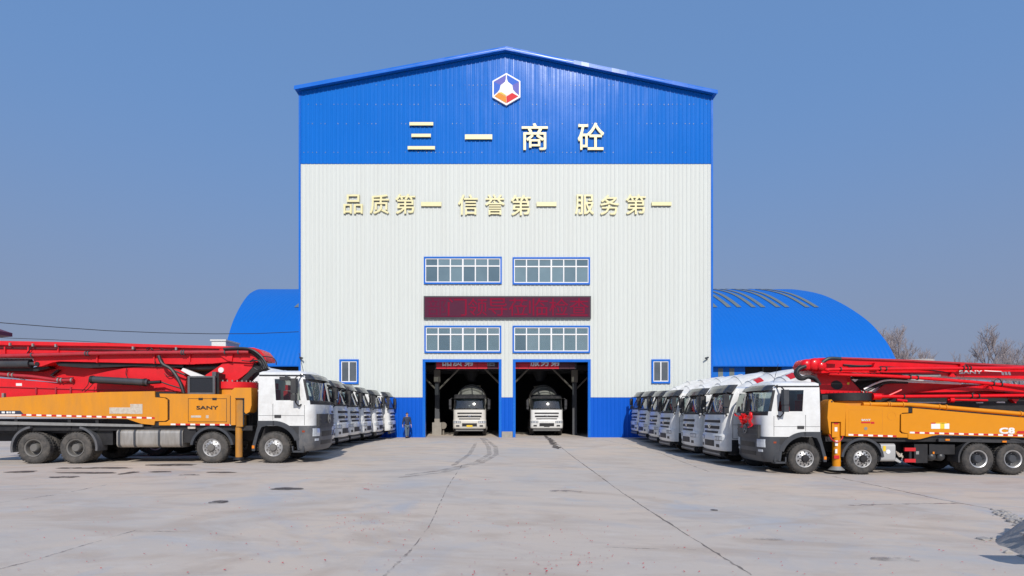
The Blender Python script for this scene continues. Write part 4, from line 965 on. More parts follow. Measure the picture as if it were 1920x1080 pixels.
# ------------------------------------------------------------------ pump trucks
AP = dict(fr=[0, .36, .385, .93, 1], uf=[(1.2, 1.40), (2.0, 1.40), (2.1, 1.38), (2.88, 1.22), (3.0, 1.14), (3.1, 1.02)], W=[(1.2, 1.25), (2.0, 1.25), (2.9, 1.20), (3.1, 1.12)], ur=[(0, -.51)], R=.30, bulge=.07,
          rows=[1.26, 1.45, 1.70, 1.98, 2.12, 2.48, 2.84, 2.93, 2.96, 3.06], win=(4, 6), swin=(4, 6), wcols=(6, 0), scols={2})
AB = dict(fr=[0, .5, 1], uf=[(.40, 1.34), (.52, 1.43), (1.1, 1.46), (1.27, 1.44)], W=[(.40, 1.2), (.52, 1.25), (1.27, 1.255)], ur=[(0, .84)], R=.32, bulge=.08)
class Truck:
    def __init__(s, X0, Y0, k, root, sx): s.X0, s.Y0, s.k, s.g, s.sx = X0, Y0, k, root.location.z, sx; s.root = root
    def at(s, px, py, v=0.0):                       # photo pixel on the plane v metres behind the near flank -> local (x, z)
        a = (px - CX) / F; X = a * (s.Y0 + v - s.k * s.X0) / (1 - s.k * a); Y = s.Y0 + v + s.k * (X - s.X0)
        return (X - s.X0) * math.sqrt(1 + s.k ** 2), CH - (py - CY) * Y / F - s.g
    def pts(s, P, v=0.0): return [s.at(x, y, v) for x, y in P]
    def poly(s, mb, P, v0, v1, m=0, bev=.012, ref=None): mb.prism(s.pts(P, v0 if ref is None else ref), v0, v1, m, bev); return mb
    def rect(s, mb, x0, y0, x1, y1, v0, v1, m=0, bev=.0, ref=None):
        a = s.at(x0, y0, v0 if ref is None else ref); b = s.at(x1, y1, v0 if ref is None else ref)
        mb.box(min(a[0], b[0]), max(a[0], b[0]), v0, v1, min(a[1], b[1]), max(a[1], b[1]), m, bev); return mb
    def tube(s, mb, P, v, r, n=10, m=0):
        vv = v if isinstance(v, (list, tuple)) else [v] * len(P)
        Q = [Vector((s.at(x, y, q)[0], q, s.at(x, y, q)[1])) for (x, y), q in zip(P, vv)]
        if len(Q) > 2:                              # smooth the bends
            o = []
            for i in range(len(Q) - 1):
                p0, p1, p2, p3 = Q[max(0, i - 1)], Q[i], Q[i + 1], Q[min(len(Q) - 1, i + 2)]
                for k in range(5):
                    t = k / 5; o.append(.5 * (2 * p1 + (p2 - p0) * t + (2 * p0 - 5 * p1 + 4 * p2 - p3) * t * t + (3 * p1 - p0 - 3 * p2 + p3) * t ** 3))
            Q = o + [Q[-1]]
        mb.tube(Q, r, n, m); return mb
    def clamp(s, mb, px, py, v, r, wpx=4, m=0):
        a = s.at(px - wpx / 2, py, v); b = s.at(px + wpx / 2, py, v); mb.cyl((a[0], v, a[1]), (b[0], v, b[1]), r, 12, m); return mb
    def stripes(s, x0, y0, x1, y1, th, v, step=9.2, start=0):
        w_, r_ = MB(), MB(); n = int((x1 - x0) / step)
        for i in range(n + 1):
            a = x0 + i * step; b = min(x1, a + step)
            if b - a < 2: break
            f = lambda x: y0 + (y1 - y0) * (x - x0) / (x1 - x0)
            tgt = w_ if (i + start) % 2 else r_
            tgt.prism(s.pts([(a, f(a) - th / 2), (b, f(b) - th / 2), (b, f(b) + th / 2), (a, f(a) + th / 2)], v), v, v + .004)
        return w_, r_
    def build_cab(s, bump, arch, dusty):
        mp = lambda u, y, h: (s.sx * u, y + 1.25, h); root = s.root; sx = s.sx; near = -1
        cab(root, dict(AP, wheel_y=.62 * sx * 1.0), mp, 'white_paint')
        hs = (.40, .52, .80, 1.1, 1.255); mb = MB(); mb.grid([[mp(u, y, h) for u, y in ring(h, AB)] for h in hs])
        for h in (hs[0], hs[-1]): mb.bm.faces.new([mb.bm.verts.new(mp(u, y, h)) for u, y in ring(h, AB)])
        bmesh.ops.remove_doubles(mb.bm, verts=mb.bm.verts[:], dist=.002)
        bp = mb.build('bumper', bump, root, angle=40)
        strip_front(AB, mp, .88, 1.06, -.60, .60, .008).build('air_intake', 'black', bp)
        strip_front(AB, mp, .60, .74, -.66, .66, .008).build('lower_intake', 'black', bp)
        for q in (-1, 1):
            a, b = sorted((q * 1.16, q * .78)); strip_front(AB, mp, .90, 1.17, a, b, .012, 8).build('headlight', 'lamp', bp)
            a, b = sorted((q * 1.08, q * .84)); strip_front(AB, mp, .74, .82, a, b, .012, 5).build('fog_lamp', 'lamp', bp)
            mb = MB(); y0, y1 = sorted((q * 1.262, q * 1.24)); mbox(mb, mp, .95, 1.04, y0, y1, 1.04, 1.10, 0, .004); mb.build('side_marker', 'red_brown', bp)
        # grille standing proud of the front
        gr = strip_front(AP, mp, 1.20, 1.66, -.92, .92, .09, 14, .12).build('grille', 'dark_plastic', root, angle=50)
        for h in (1.30, 1.46, 1.60): strip_front(AP, mp, h, h + .035, -.88, .88, .115, 12, .04).build('grille_bar', bump if bump != 'grey_plastic' else 'dark_plastic', gr)
        mb = MB(); u = ring(1.5, AP)[13][0] + .125; P = [Vector(mp(u, .15 * math.cos(t), 1.50 + .15 * math.sin(t))) for t in [2 * math.pi * k / 20 for k in range(21)]]
        mb.tube(P, .014, 6, caps=False)
        for t in (90, 210, 330): mb.tube([mp(u, 0, 1.5), mp(u, .15 * math.cos(R(t)), 1.5 + .15 * math.sin(R(t)))], [.022, .008], 6)
        mb.build('emblem', 'steel', gr)
        # gutter line, sun visor
        for q in (-1, 1):
            mb = MB(); y0, y1 = sorted((q * 1.21, q * 1.19)); mbox(mb, mp, -.50, .98, y0, y1, 2.945, 2.985, 0, .004); mb.build('gutter', 'black', root)
            yo = 1.25 * q
            mb = MB(); b_ = lambda x0, x1, z0, z1, k=.004: mbox(mb, mp, x0, x1, *sorted((yo - q * .006, yo + q * k)), z0, z1, 0, 0)
            b_(-.03, -.018, 1.45, 2.0); b_(1.02, 1.032, 1.28, 1.96); b_(-.5, 1.03, 1.60, 1.61); mb.build('door_seam', 'slate_plastic', root)
            mb = MB(); b_(.03, .25, 1.53, 1.63, .02); mb.build('door_handle', 'dark_plastic', root)
            # arches
            y0, y1 = sorted((q * 1.262, q * .92)); mb = MB()
            mprism(mb, mp, arc_pts((0, .53), .74, .90, 18, 92), y0, y1, 0, .01); mbox(mb, mp, -.53, .02, y0, y1, 1.27, 1.43, 0, .01)
            mprism(mb, mp, [(-.53, 1.27), (-.60, 1.0), (-.72, .55), (-.72, .42), (-.62, .42), (-.60, .6), (-.50, 1.0), (-.40, 1.22), (-.2, 1.27)], y0, y1, 0, .008)
            mb.build('wheel_arch', arch, root)
            mb = MB(); mprism(mb, mp, [(.80, .44), (.88, .44), (.88, 1.25), (.58, 1.25), (.70, .95), (.76, .72)], *sorted((q * 1.25, q * .92)), 0, .01); mb.build('arch_panel', arch, root)
            mb = MB(); mbox(mb, mp, .55, .84, *sorted((q * 1.257, q * 1.2)), 1.0, 1.22, 0, .015)
            mb.build('step_panel', 'dark_plastic', root)
            mb = MB(); mbox(mb, mp, .62, 1.02, *sorted((q * 1.27, q * 1.02)), .36, .42, 0, .008); mbox(mb, mp, .62, .66, *sorted((q * 1.27, q * 1.23)), .36, .58, 0, 0); mbox(mb, mp, .98, 1.02, *sorted((q * 1.27, q * 1.23)), .36, .58, 0, 0)
            mb.build('step', 'slate_plastic', root)
            mb = MB(); mbox(mb, mp, -.71, -.63, *sorted((q * 1.275, q * 1.262)), .5, .6, 0, 0); mb.build('reflector', 'amber', root)
            # mirrors
            mb = MB(); mb.tube([mp(.90, q * 1.2, 2.93), mp(.86, q * 1.38, 2.95), mp(.80, q * 1.46, 2.86), mp(.80, q * 1.46, 2.05), mp(.86, q * 1.34, 1.92), mp(.92, q * 1.25, 1.98)], .026, 7); mi = mb.build('mirror_arm', 'black', root)
            mb = MB(); mb.prismz([mp(.68, q * 1.36, 0)[:2], mp(.84, q * 1.36, 0)[:2], mp(.88, q * 1.46, 0)[:2], mp(.84, q * 1.58, 0)[:2], mp(.68, q * 1.60, 0)[:2]], 2.34, 2.84, bev=.035)
            mb.prismz([mp(.68, q * 1.36, 0)[:2], mp(.82, q * 1.36, 0)[:2], mp(.86, q * 1.46, 0)[:2], mp(.82, q * 1.57, 0)[:2], mp(.68, q * 1.59, 0)[:2]], 2.10, 2.32, bev=.035)
            mb.build('mirror', 'slate_plastic' if sx < 0 else 'dark_plastic', mi)
        if sx > 0:
            mb = MB(); mb.tube([mp(.45, -1.2, 2.96), mp(.45, -1.42, 2.9)], .02, 6); mbox(mb, mp, .28, .60, -1.5, -1.36, 2.78, 2.90, 0, .04); mb.build('kerb_mirror', 'dark_plastic', root)
        HV2 = dict(fr=[0, 1], uf=[(2.8, 1.42), (3.05, 1.22)], W=[(2.8, 1.16), (3.05, 1.12)], ur=[(0, .3)], R=.3, bulge=.08)
        strip_front(HV2, mp, 2.84, 3.02, -1.15, 1.15, 0, 18, .03).build('sun_visor', 'visor', root, angle=60)
        mb = MB(); mb.tube([mp(1.43, -.95, 2.06), mp(1.44, -.2, 2.10)], .014, 5); mb.tube([mp(1.45, -.1, 2.1), mp(1.43, .75, 2.06)], .014, 5); mb.build('wiper', 'black', root)
        mb = MB(); mb.cyl(mp(.9, -.9, 3.05), mp(.75, -.95, 3.75), .008, 5); mb.build('aerial', 'black', root)
        return mp
    def running_gear(s, ax, dusty, xr):
        root = s.root; mb = MB()
        for q in (.80, 1.58): mb.box(min(xr, s.sx * 1.2), max(xr, s.sx * 1.2), q, q + .12, .72, 1.08)
        for x in ax: mb.box(x - .09, x + .09, .3, 2.2, .43, .62)
        a, b = sorted((s.sx * -.75, xr)); mb.box(a, b, .12, 2.38, 1.10, 1.26, bev=.02)
        a, b = sorted((s.sx * 1.1, s.sx * -.9)); mb.box(a, b, .72, 1.78, .62, 1.24)
        mb.build('chassis', 'black', root)
        for i, x in enumerate(ax):
            for y, q in ((0, -1), (2.5, 1)): wheel(root, x, y, q, .53, 'front' if i < 2 else 'rear', dusty)
    def fender(s, x, a0, a1, r0, r1, mt, v0=-.01, v1=.5):
        for q in (0, 1):
            mb = MB(); y0, y1 = (v0, v1) if q == 0 else (2.5 - v1, 2.5 - v0); mb.prism(arc_pts((x, .53), r0, r1, a0, a1), y0, y1, 0, .006); mb.build('mudguard', mt, s.root)
# ---- left truck, nose to the right
LX0 = (513 - CX) * 19.4 / F
lroot = thing('pump_truck', 'weathered concrete pump truck with yellow flank and faded red boom, parked left', 'pump truck', (LX0, 19.4, gz(LX0, 19.4)), math.atan(.035), 'concrete pump trucks')
T = Truck(LX0, 19.4, .035, lroot, 1); T.build_cab('grey_plastic', 'slate_plastic', True)
axL = [0, T.at(397, 840)[0], T.at(141, 840)[0], T.at(62, 840)[0]]
XE = T.at(-95, 800)[0]
T.running_gear(axL, True, XE)
T.fender(axL[1], 8, 172, .64, .72, 'slate_plastic'); T.fender(axL[2], -8, 78, .66, .73, 'grey_plastic'); T.fender(axL[3], 98, 192, .66, .73, 'grey_plastic')
mb = MB(); T.poly(mb, [(-95, 753), (0, 745.5), (120, 738.5), (200, 735), (290, 733.5), (290.5, 745), (308, 746), (314, 750), (314, 787), (308, 789.5), (290.5, 789.5), (289, 797), (265, 794.5), (238, 785.5), (-95, 778)], 0, .55, bev=.02); leg = mb.build('outrigger_beam', 'yellow_worn', lroot)
w_, r_ = T.stripes(40, 777.8, 290, 783.8, 3.2, -.004, 9.4); w_.build('white_reflector', 'white_mark', leg); r_.build('red_reflector', 'red_mark', leg)
mb = MB(); T.poly(mb, [(-95, 777.2), (40, 777.2), (40, 779.3), (-95, 779.3)], -.004, 0, bev=0); mb.build('white_band', 'white_mark', leg)
mb = MB(); T.poly(mb, [(-95, 770), (38, 770), (44, 776.6), (-95, 776.6)], -.005, 0, bev=0); nb = mb.build('name_band', 'navy_mark', leg)
mb = MB()
for a, b in ((3, 9), (12, 16), (17.5, 20), (22, 28)): T.rect(mb, a, 771.5, b, 775, -.009, -.005)
mb.build('name_marks', 'white_mark', nb)
mb = MB(); T.rect(mb, 205, 764, 244, 775.6, -.005, 0); mb.build('sticker', 'sticker', leg)
mb = MB(); T.rect(mb, 244, 757.5, 267, 776, -.006, 0); mb.build('sticker', 'sticker', leg)
mb = MB(); T.rect(mb, 284, 735, 330, 800, .06, .5); T.rect(mb, -95, 786, 300, 812, .35, 2.2); mb.build('subframe', 'black', lroot)
mb = MB(); T.poly(mb, [(299, 738), (438, 739.5), (438, 797.5), (298, 797.5), (298, 791.5), (312, 791), (318, 787), (318, 750), (312, 745.5), (300, 744)], .01, 2.49, bev=.02); bx = mb.build('side_box', 'yellow_worn', lroot)
mb = MB()
for q in ((352.5, 747, 425, 747.8), (352.5, 790.5, 425, 791.3), (352.5, 747, 353.2, 791), (424.3, 747, 425, 791)): T.rect(mb, *q, .004, .012, ref=0)
mb.build('hatch_seam', 'black_mark', bx)
mb = MB()
for px in (376, 402): T.rect(mb, px - 4, 746, px + 4, 750, -.005, .012, bev=.004)
mb.split('hinge', 'black', bx)
mb = MB(); a = T.at(368, 768); b = T.at(409, 761); mb.text('SANY', a[0], a[1], b[0], b[1], .012, .008, off=.03); mb.build('lettering', 'black_mark', bx)
mb = MB(); T.rect(mb, 358, 779, 377, 783, .006, .012); T.rect(mb, 386, 778.5, 391, 784, .006, .012); mb.split('small_label', 'sticker', bx)
w_, r_ = T.stripes(320, 795.6, 434, 796.4, 3, .006, 9.2, 1); w_.build('white_reflector', 'white_mark', bx); r_.build('red_reflector', 'red_mark', bx)
mb = MB(); T.rect(mb, 353, 706, 403, 739, .15, .85, bev=.02); rd = mb.build('radiator', 'radiator', lroot)
mb = MB()
for q in ((352, 705, 356, 739), (399, 705, 403, 739), (356, 705, 399, 708), (356, 736, 399, 739)): T.rect(mb, *q, .12, .2, bev=.005)
T.rect(mb, 398, 697, 405, 708, .2, .5, bev=.01); mb.build('radiator_frame', 'grey_plastic', rd)
mb = MB(); T.rect(mb, 404, 700, 411, 741, .3, .8, bev=.01); mb.build('radiator_post', 'black', rd)
mb = MB(); T.poly(mb, [(432, 741), (434, 732), (440, 727), (471, 727), (471.5, 760), (468, 772), (461, 776), (457.5, 772), (457.5, 748), (441.5, 748), (441.5, 797), (432, 797)], -.05, .5, bev=.02); lg = mb.build('leg_housing', 'yellow_worn', lroot)
mb = MB(); T.rect(mb, 442.5, 747, 455, 800, .0, .3, bev=.02); a = T.at(448.5, 800, .15); b = T.at(448.5, 850, .15); mb.cyl((a[0], .15, a[1]), (b[0], .15, .2), .115, 14); mb.build('outrigger_leg', 'yellow_dirty', lg)
mb = MB(); mb.cyl((a[0], .15, .12), (a[0], .15, .20), .2, 18, 0, .14); mb.build('leg_foot', 'black', lg)
mb = MB(); T.rect(mb, 431.2, 742, 432.4, 797, -.055, 0); T.rect(mb, 441, 746.3, 458, 748, -.054, 0); T.rect(mb, 455, 748, 457.5, 797, -.01, .02); T.rect(mb, 457, 748, 458, 772, -.055, 0); mb.build('housing_seam', 'black_mark', lg)
mb = MB(); T.rect(mb, 432, 741, 474, 800, .5, 2.4); T.rect(mb, 458, 770, 466, 778, .0, .4, bev=.02); mb.build('leg_carrier', 'black', lroot)
# side rail and tank
mb = MB(); T.poly(mb, [(-95, 788.5), (0, 790), (267, 796), (267, 800.5), (0, 796), (-95, 794.5)], .0, .08, bev=.01); mb.build('side_guard', 'steel', lroot)
mb = MB()
for px in (30, 130, 182): T.rect(mb, px - 3, 786, px + 3, 806, .1, .16)
mb.split('guard_bracket', 'black', lroot)
a = T.at(217, 836.5); b = T.at(341, 805); rr = .14
def rounded(y0, y1, z0, z1, r, n=5):
    P = []
    for cx_, cz_, a0 in ((y1 - r, z1 - r, 0), (y0 + r, z1 - r, 90), (y0 + r, z0 + r, 180), (y1 - r, z0 + r, 270)):
        P += [(cx_ + r * math.cos(R(a0 + 90 * k / n)), cz_ + r * math.sin(R(a0 + 90 * k / n))) for k in range(n + 1)]
    return P
mb = MB(); mb.prismx(rounded(.04, .66, a[1] - .05, b[1], rr), a[0], b[0], bev=.02); tk = mb.build('fuel_tank', 'tank', lroot)
mb = MB()
for px in (222, 251, 297, 338): x = T.at(px, 0)[0]; mb.prismx(rounded(.025, .675, a[1] - .06, b[1] + .01, rr), x - .035, x + .035)
mb.split('tank_strap', 'slate_plastic', tk)
mb = MB(); T.rect(mb, 345, 806, 368, 830, .1, .6, bev=.03); T.rect(mb, 180, 806, 212, 834, .25, .7, bev=.03); mb.split('side_locker', 'black', lroot)
mb = MB(); T.rect(mb, 352, 800, 366, 804, .0, .05); mb.build('marker_plate', 'sticker', lroot)
# turret, tower, booms
c = T.at(442, 720, 1.25)
mb = MB(); mb.cyl((c[0], 1.25, T.at(0, 728, .6)[1]), (c[0], 1.25, T.at(0, 715, .6)[1]), .80, 36); tu = mb.build('turret', 'red_worn', lroot)
mb = MB(); mb.cyl((c[0], 1.25, 1.25), (c[0], 1.25, T.at(0, 728.5, .6)[1]), .74, 28); mb.build('pedestal', 'yellow_worn', lroot)
mb = MB(); zt = T.at(0, 714.5, .6)[1]
for k in range(30): q = (c[0] + .74 * math.cos(k * .2094), 1.25 + .74 * math.sin(k * .2094)); mb.cyl((q[0], q[1], zt - .02), (q[0], q[1], zt + .05), .025, 6)
mb.build('turret_bolts', 'steel', tu)
mb = MB(); T.poly(mb, [(386, 704), (415, 685), (420, 680), (478, 680), (475, 688), (466, 698), (456, 706), (446, 712.5), (435, 716), (411, 716), (405, 711)], .98, 1.60, bev=.025); tw = mb.build('boom_tower', 'red_worn', lroot)
mb = MB(); a = T.at(417, 694, .98); mb.cyl((a[0], .94, a[1]), (a[0], 1.0, a[1]), .095, 18); mb.build('round_white_cap', 'white_mark', tw)
mb = MB(); a = T.at(411, 705, .98); mb.cyl((a[0], .955, a[1]), (a[0], 1.0, a[1]), .09, 18); mb.build('pin_hole', 'black', tw)
mb = MB(); T.poly(mb, [(478, 682), (500, 690), (478, 700), (462, 716), (450, 716), (466, 700)], 1.0, 1.5, bev=.01); mb.build('tower_back', 'black', tw)
mb = MB(); T.poly(mb, [(-95, 640), (0, 641), (200, 645), (420, 650), (478, 653.5), (490, 658), (498, 668), (499, 678), (470, 680), (430, 678), (400, 681.5), (340, 683), (290, 681.5), (112, 677.5), (100, 679.5), (80, 686.5), (72, 687.5), (66, 684), (64, 671), (-95, 671)], .90, 1.60, bev=.015); b1 = mb.build('upper_boom', 'red_worn', lroot)
mb = MB(); T.poly(mb, [(-95, 637), (0, 639), (200, 643), (420, 649), (478, 652), (490, 657), (499, 668), (500, 677), (496, 677), (495, 669), (487, 660.5), (478, 656), (420, 653.5), (200, 649), (0, 646.5), (-95, 645.5)], .80, 1.70, bev=.02); mb.build('boom_flange', 'red_worn', b1)
mb = MB()
for px, py in ((19, 645), (62, 646.5), (105, 647.5), (250, 652), (331, 653.5)): T.rect(mb, px - 1.6, py - 2.5, px + 1.6, py + 3, .74, .82, bev=.008)
mb.split('flange_clip', 'steel', b1)
mb = MB(); T.tube(mb, [(-95, 667.8), (0, 667.3), (100, 665), (170, 663), (270, 661.5), (440, 660), (468, 660)], .76, .066, 12); p1 = mb.build('concrete_pipe', 'red_pipe', lroot)
mb = MB()
for px, py in ((163, 663), (168, 663), (343, 661), (347, 661), (424, 660), (449, 660), (62, 666)): T.clamp(mb, px, py, .76, .088, 2.5)
mb.split('pipe_clamp', 'dark_steel', p1)
mb = MB()
for px, y0, y1 in ((183, 663, 680), (357, 661, 683), (10, 650, 664), (54, 650, 666), (110, 650, 664), (290, 661, 682)): T.rect(mb, px - 1.3, y0, px + 1.3, y1, .84, .9)
T.poly(mb, [(349, 683), (353, 679), (361, 679), (366, 683)], .84, .9, bev=0); T.poly(mb, [(415, 650), (440, 650), (436, 678), (428, 676), (410, 664)], .83, .9, bev=0); mb.split('pipe_bracket', 'red_worn', b1)
hs = MB()
for k in range(5):
    d = 2.6 * k; T.tube(hs, [(420 + d, 654 + d * .5), (450, 652.5 + d * .8), (472 - d * .4, 655 + d), (488 - d * .7, 665 + d), (497 - d, 676 + d * .8), (503 - d * 1.3, 690 + d * .4)], [.66 + .11 * k] * 6, .040, 8)
T.tube(hs, [(494, 668), (505, 669), (514, 671), (519, 678), (519.5, 684)], .8, .018, 6); T.tube(hs, [(470, 678), (484, 676), (492, 684), (486, 694), (478, 690)], .8, .03, 6); T.tube(hs, [(455, 676), (470, 677), (478, 672)], .78, .02, 6)
hs.build('hydraulic_hose', 'hose', b1)
mb = MB()
for d, v in ((0, .86), (1.7, .86)): T.tube(mb, [(-95, 650 + d), (0, 651 + d), (110, 653 + d), (250, 656 + d), (345, 657.5 + d), (420, 656 + d)], v, .013, 5)
T.tube(mb, [(61, 650), (57, 656), (52, 663), (51, 668)], .82, .014, 5); T.tube(mb, [(276, 655), (282, 651), (288, 656)], .84, .02, 5); T.tube(mb, [(300, 652), (318, 657), (331, 653)], .84, .014, 5)
T.tube(mb, [(310, 700), (318, 706), (330, 703), (338, 708)], .98, .014, 5); T.tube(mb, [(240, 690), (238, 700), (241, 708)], 1.02, .012, 5); T.tube(mb, [(100, 706), (120, 709), (140, 708)], 1.0, .014, 5)
mb.build('hydraulic_line', 'hose', b1)
mb = MB(); T.tube(mb, [(299, 667), (306, 682), (322, 692), (334, 708), (342, 725), (346, 738)], .72, .062, 8); T.tube(mb, [(288, 664), (291, 673), (294, 682)], .85, .012, 5); T.tube(mb, [(322, 692), (335, 698), (349, 703)], .82, .03, 6); mb.build('hydraulic_hose', 'hose', b1)
mb = MB(); T.tube(mb, [(-95, 682), (60, 682)], 1.0, .16, 18); T.tube(mb, [(60, 682), (72, 682)], 1.0, .08, 12); mb.build('boom_cylinder', 'slate_plastic', lroot)
mb = MB(); a = T.at(72, 682.5, .9); mb.cyl((a[0], .86, a[1]), (a[0], .92, a[1]), .075, 14); mb.build('pivot_pin', 'black', b1)
mb = MB(); T.poly(mb, [(-95, 688), (0, 689), (65, 689), (110, 679), (345, 684), (352, 694), (346, 715), (200, 722), (100, 716), (0, 706), (-95, 700)], 1.42, 1.68, bev=.015); b2 = mb.build('middle_boom', 'red_worn', lroot)
mb = MB(); T.tube(mb, [(-95, 694), (0, 701.5), (30, 704), (60, 706), (90, 710), (112, 713), (140, 713)], 1.0, .062, 12); p2 = mb.build('concrete_pipe', 'red_pipe', lroot)
mb = MB(); T.poly(mb, [(95, 704), (109, 693), (113, 694), (99, 705)], 1.3, 1.42, bev=0); mb.build('boom_strap', 'black', b2)
mb = MB()
for px, py in ((20, 703), (27, 703.5), (112, 713), (118, 713), (137, 713)): T.clamp(mb, px, py, 1.0, .085, 2.5)
mb.split('pipe_clamp', 'steel', p2)
mb = MB(); T.poly(mb, [(-95, 706), (0, 709), (35, 712), (105, 717.5), (125, 717), (150, 710), (165, 705), (205, 696), (240, 689.5), (300, 686), (325, 688), (345, 695), (352, 705), (350, 720), (346, 736), (180, 738), (0, 748), (-95, 755)], 1.08, 1.62, bev=.02); b3 = mb.build('lower_boom', 'red_worn', lroot)
mb = MB(); T.poly(mb, [(-95, 724.5), (0, 724.5), (180, 730), (345, 733), (345, 734.2), (180, 731.2), (0, 725.7), (-95, 725.7)], 1.04, 1.08, bev=0)
for px in (69, 106, 134): T.rect(mb, px - 1.4, 726, px + 1.4, 738, 1.03, 1.08)
mb.build('boom_line', 'red_pipe', b3)
mb = MB(); T.rect(mb, 32, 718.5, 43, 723.5, 1.07, 1.08); mb.build('label_plate', 'white_mark', b3)
mb = MB(); T.tube(mb, [(172, 711.5), (280, 717.5)], .74, .125, 18); cy = mb.build('boom_cylinder', 'slate_plastic', lroot)
mb = MB(); T.tube(mb, [(280, 717.5), (303, 716)], .76, .06, 10); T.clamp(mb, 274, 717, .74, .14, 4); T.clamp(mb, 175, 711.7, .74, .14, 5); T.tube(mb, [(168, 711), (166, 722), (155, 734)], .74, .012, 5); T.tube(mb, [(177, 718), (168, 728), (160, 735)], .74, .012, 5); T.tube(mb, [(303, 716), (320, 722), (340, 728)], .8, .025, 6); mb.build('cylinder_fittings', 'black', cy)
mb = MB(); T.poly(mb, [(106, 680), (165, 680.5), (345, 684), (345, 689), (250, 686.5), (165, 690), (112, 686)], 1.0, 1.40, bev=.01); mb.build('boom_shade_band', 'black', b1)  # black band painted in for the shade below the upper boom
mb = MB(); T.poly(mb, [(-95, 690), (70, 689), (90, 685), (95, 690), (70, 696), (-95, 694)], 1.1, 1.40, bev=.01); mb.build('boom_shade_band', 'black', b1)  # second black band, standing for the shade beneath the cylinder
mb = MB(); T.poly(mb, [(341, 694.5), (344.5, 690), (384, 705), (361, 706)], .84, .98, bev=.005); mb.build('white_strut', 'white_mark', lroot)
mb = MB(); T.poly(mb, [(335, 678), (440, 674), (420, 706), (380, 714), (340, 714)], 1.38, 1.41, bev=0); mb.build('gap_shade_sheet', 'black', b2)  # black sheet set in as the shade between boom and tower
mb = MB(); T.tube(mb, [(352, 691), (420, 688)], 1.2, .13, 14); T.tube(mb, [(420, 688), (460, 686)], 1.2, .07, 10); mb.build('main_cylinder', 'black', lroot)
mb = MB(); T.rect(mb, 4, 737, 8, 748, .5, .6); mb.build('rest_post', 'steel', lroot)
# ---- right truck, nose to the left
RX0 = (1509 - CX) * 19.4 / F
rroot = thing('pump_truck', 'clean concrete pump truck with orange flank and glossy red boom, red bow in front', 'pump truck', (RX0, 19.4, gz(RX0, 19.4)), math.atan(-.03), 'concrete pump trucks')
T = Truck(RX0, 19.4, -.03, rroot, -1); mpR = T.build_cab('slate_plastic', 'slate_plastic', False)
axR = [0, T.at(1617.4, 860)[0], T.at(1835, 860)[0], T.at(1900, 860)[0]]; XE = T.at(2015, 800)[0]
T.running_gear(axR, False, XE)
T.fender(axR[1], 5, 175, .63, .71, 'slate_plastic'); T.fender(axR[2], 80, 190, .62, .68, 'dark_plastic'); T.fender(axR[3], 60, 100, .62, .68, 'dark_plastic')
mb = MB(); T.poly(mb, [(1551.5, 783), (1553.5, 753), (1555, 750), (1559, 749), (1564, 754.5), (1586, 756), (1584, 817), (1577, 817), (1577, 791), (1558, 791), (1558, 815), (1555, 812)], -.04, .5, bev=.015); lg = mb.build('leg_housing', 'yellow', rroot)
mb = MB(); T.rect(mb, 1560, 792, 1575.5, 820, .03, .3, bev=.015); a = T.at(1568, 818, .16); mb.cyl((a[0], .16, a[1]), (a[0], .16, .25), .13, 16); mb.build('outrigger_leg', 'yellow', lg)
mb = MB(); mb.cyl((a[0], .16, .14), (a[0], .16, .26), .26, 20, 0, .14); mb.build('leg_foot', 'steel', lg)
mb = MB(); T.rect(mb, 1565, 801, 1570, 809, .022, .03); T.rect(mb, 1566, 826, 1571, 836, .02, .04); T.rect(mb, 1566, 842, 1570, 850, .02, .04); mb.split('white_label', 'white_mark', lg)
mb = MB(); T.rect(mb, 1564, 792.5, 1572, 795.5, .022, .03); T.tube(mb, [(1555, 815), (1560, 824), (1570, 829), (1579, 822), (1580, 812)], -.02, .018, 6); T.rect(mb, 1564, 854, 1574, 860, .0, .05); mb.build('red_label', 'red_mark', lg)
mb = MB(); a = T.at(1558.5, 753); mb.cyl((a[0], -.045, a[1]), (a[0], .0, a[1]), .03, 10); T.rect(mb, 1557, 790, 1578, 822, .2, .45); mb.build('housing_recess', 'black', lg)
mb = MB(); T.poly(mb, [(1585.5, 760), (1620, 760.5), (1703, 764.5), (1703, 773.5), (1692, 774), (1687, 778), (1686.5, 809), (1690, 812.5), (1702, 813.5), (1702, 820.5), (1585.5, 818)], .01, 2.49, bev=.015); bx = mb.build('side_box', 'yellow', rroot)
mb = MB()
for q in ((1591.5, 768, 1655, 768.6), (1591.5, 810, 1655, 810.6), (1591.5, 768, 1592.1, 810), (1654.4, 768, 1655, 810)): T.rect(mb, *q, .006, .012)
a = T.at(1672, 780); P = [(a[0] + .14 * math.cos(t), .01, a[1] + .14 * math.sin(t)) for t in [2 * math.pi * k / 24 for k in range(25)]]; mb.tube(P, .006, 4, caps=False)
mb.build('hatch_seam', 'yellow_worn', bx)
mb = MB(); a = T.at(1615, 789.3); b = T.at(1632.5, 785.6); mb.text('SANY', a[0], a[1], b[0], b[1], .012, .008, off=.03); mb.build('lettering', 'white_mark', bx)
mb = MB(); T.rect(mb, 1615, 790.8, 1632, 793.6, .004, .012); T.rect(mb, 1633, 790.8, 1639.5, 794.6, .004, .012); mb.build('red_label', 'red_mark', bx)
mb = MB(); a = T.at(1623.5, 803.5); mb.cyl((a[0], .002, a[1]), (a[0], .02, a[1]), .055, 16); mb.build('lock', 'steel', bx)
w_, r_ = T.stripes(1591, 815.2, 1681, 818, 3.2, .006, 9.2, 1); w_.build('white_reflector', 'white_mark', bx); r_.build('red_reflector', 'red_mark', bx)
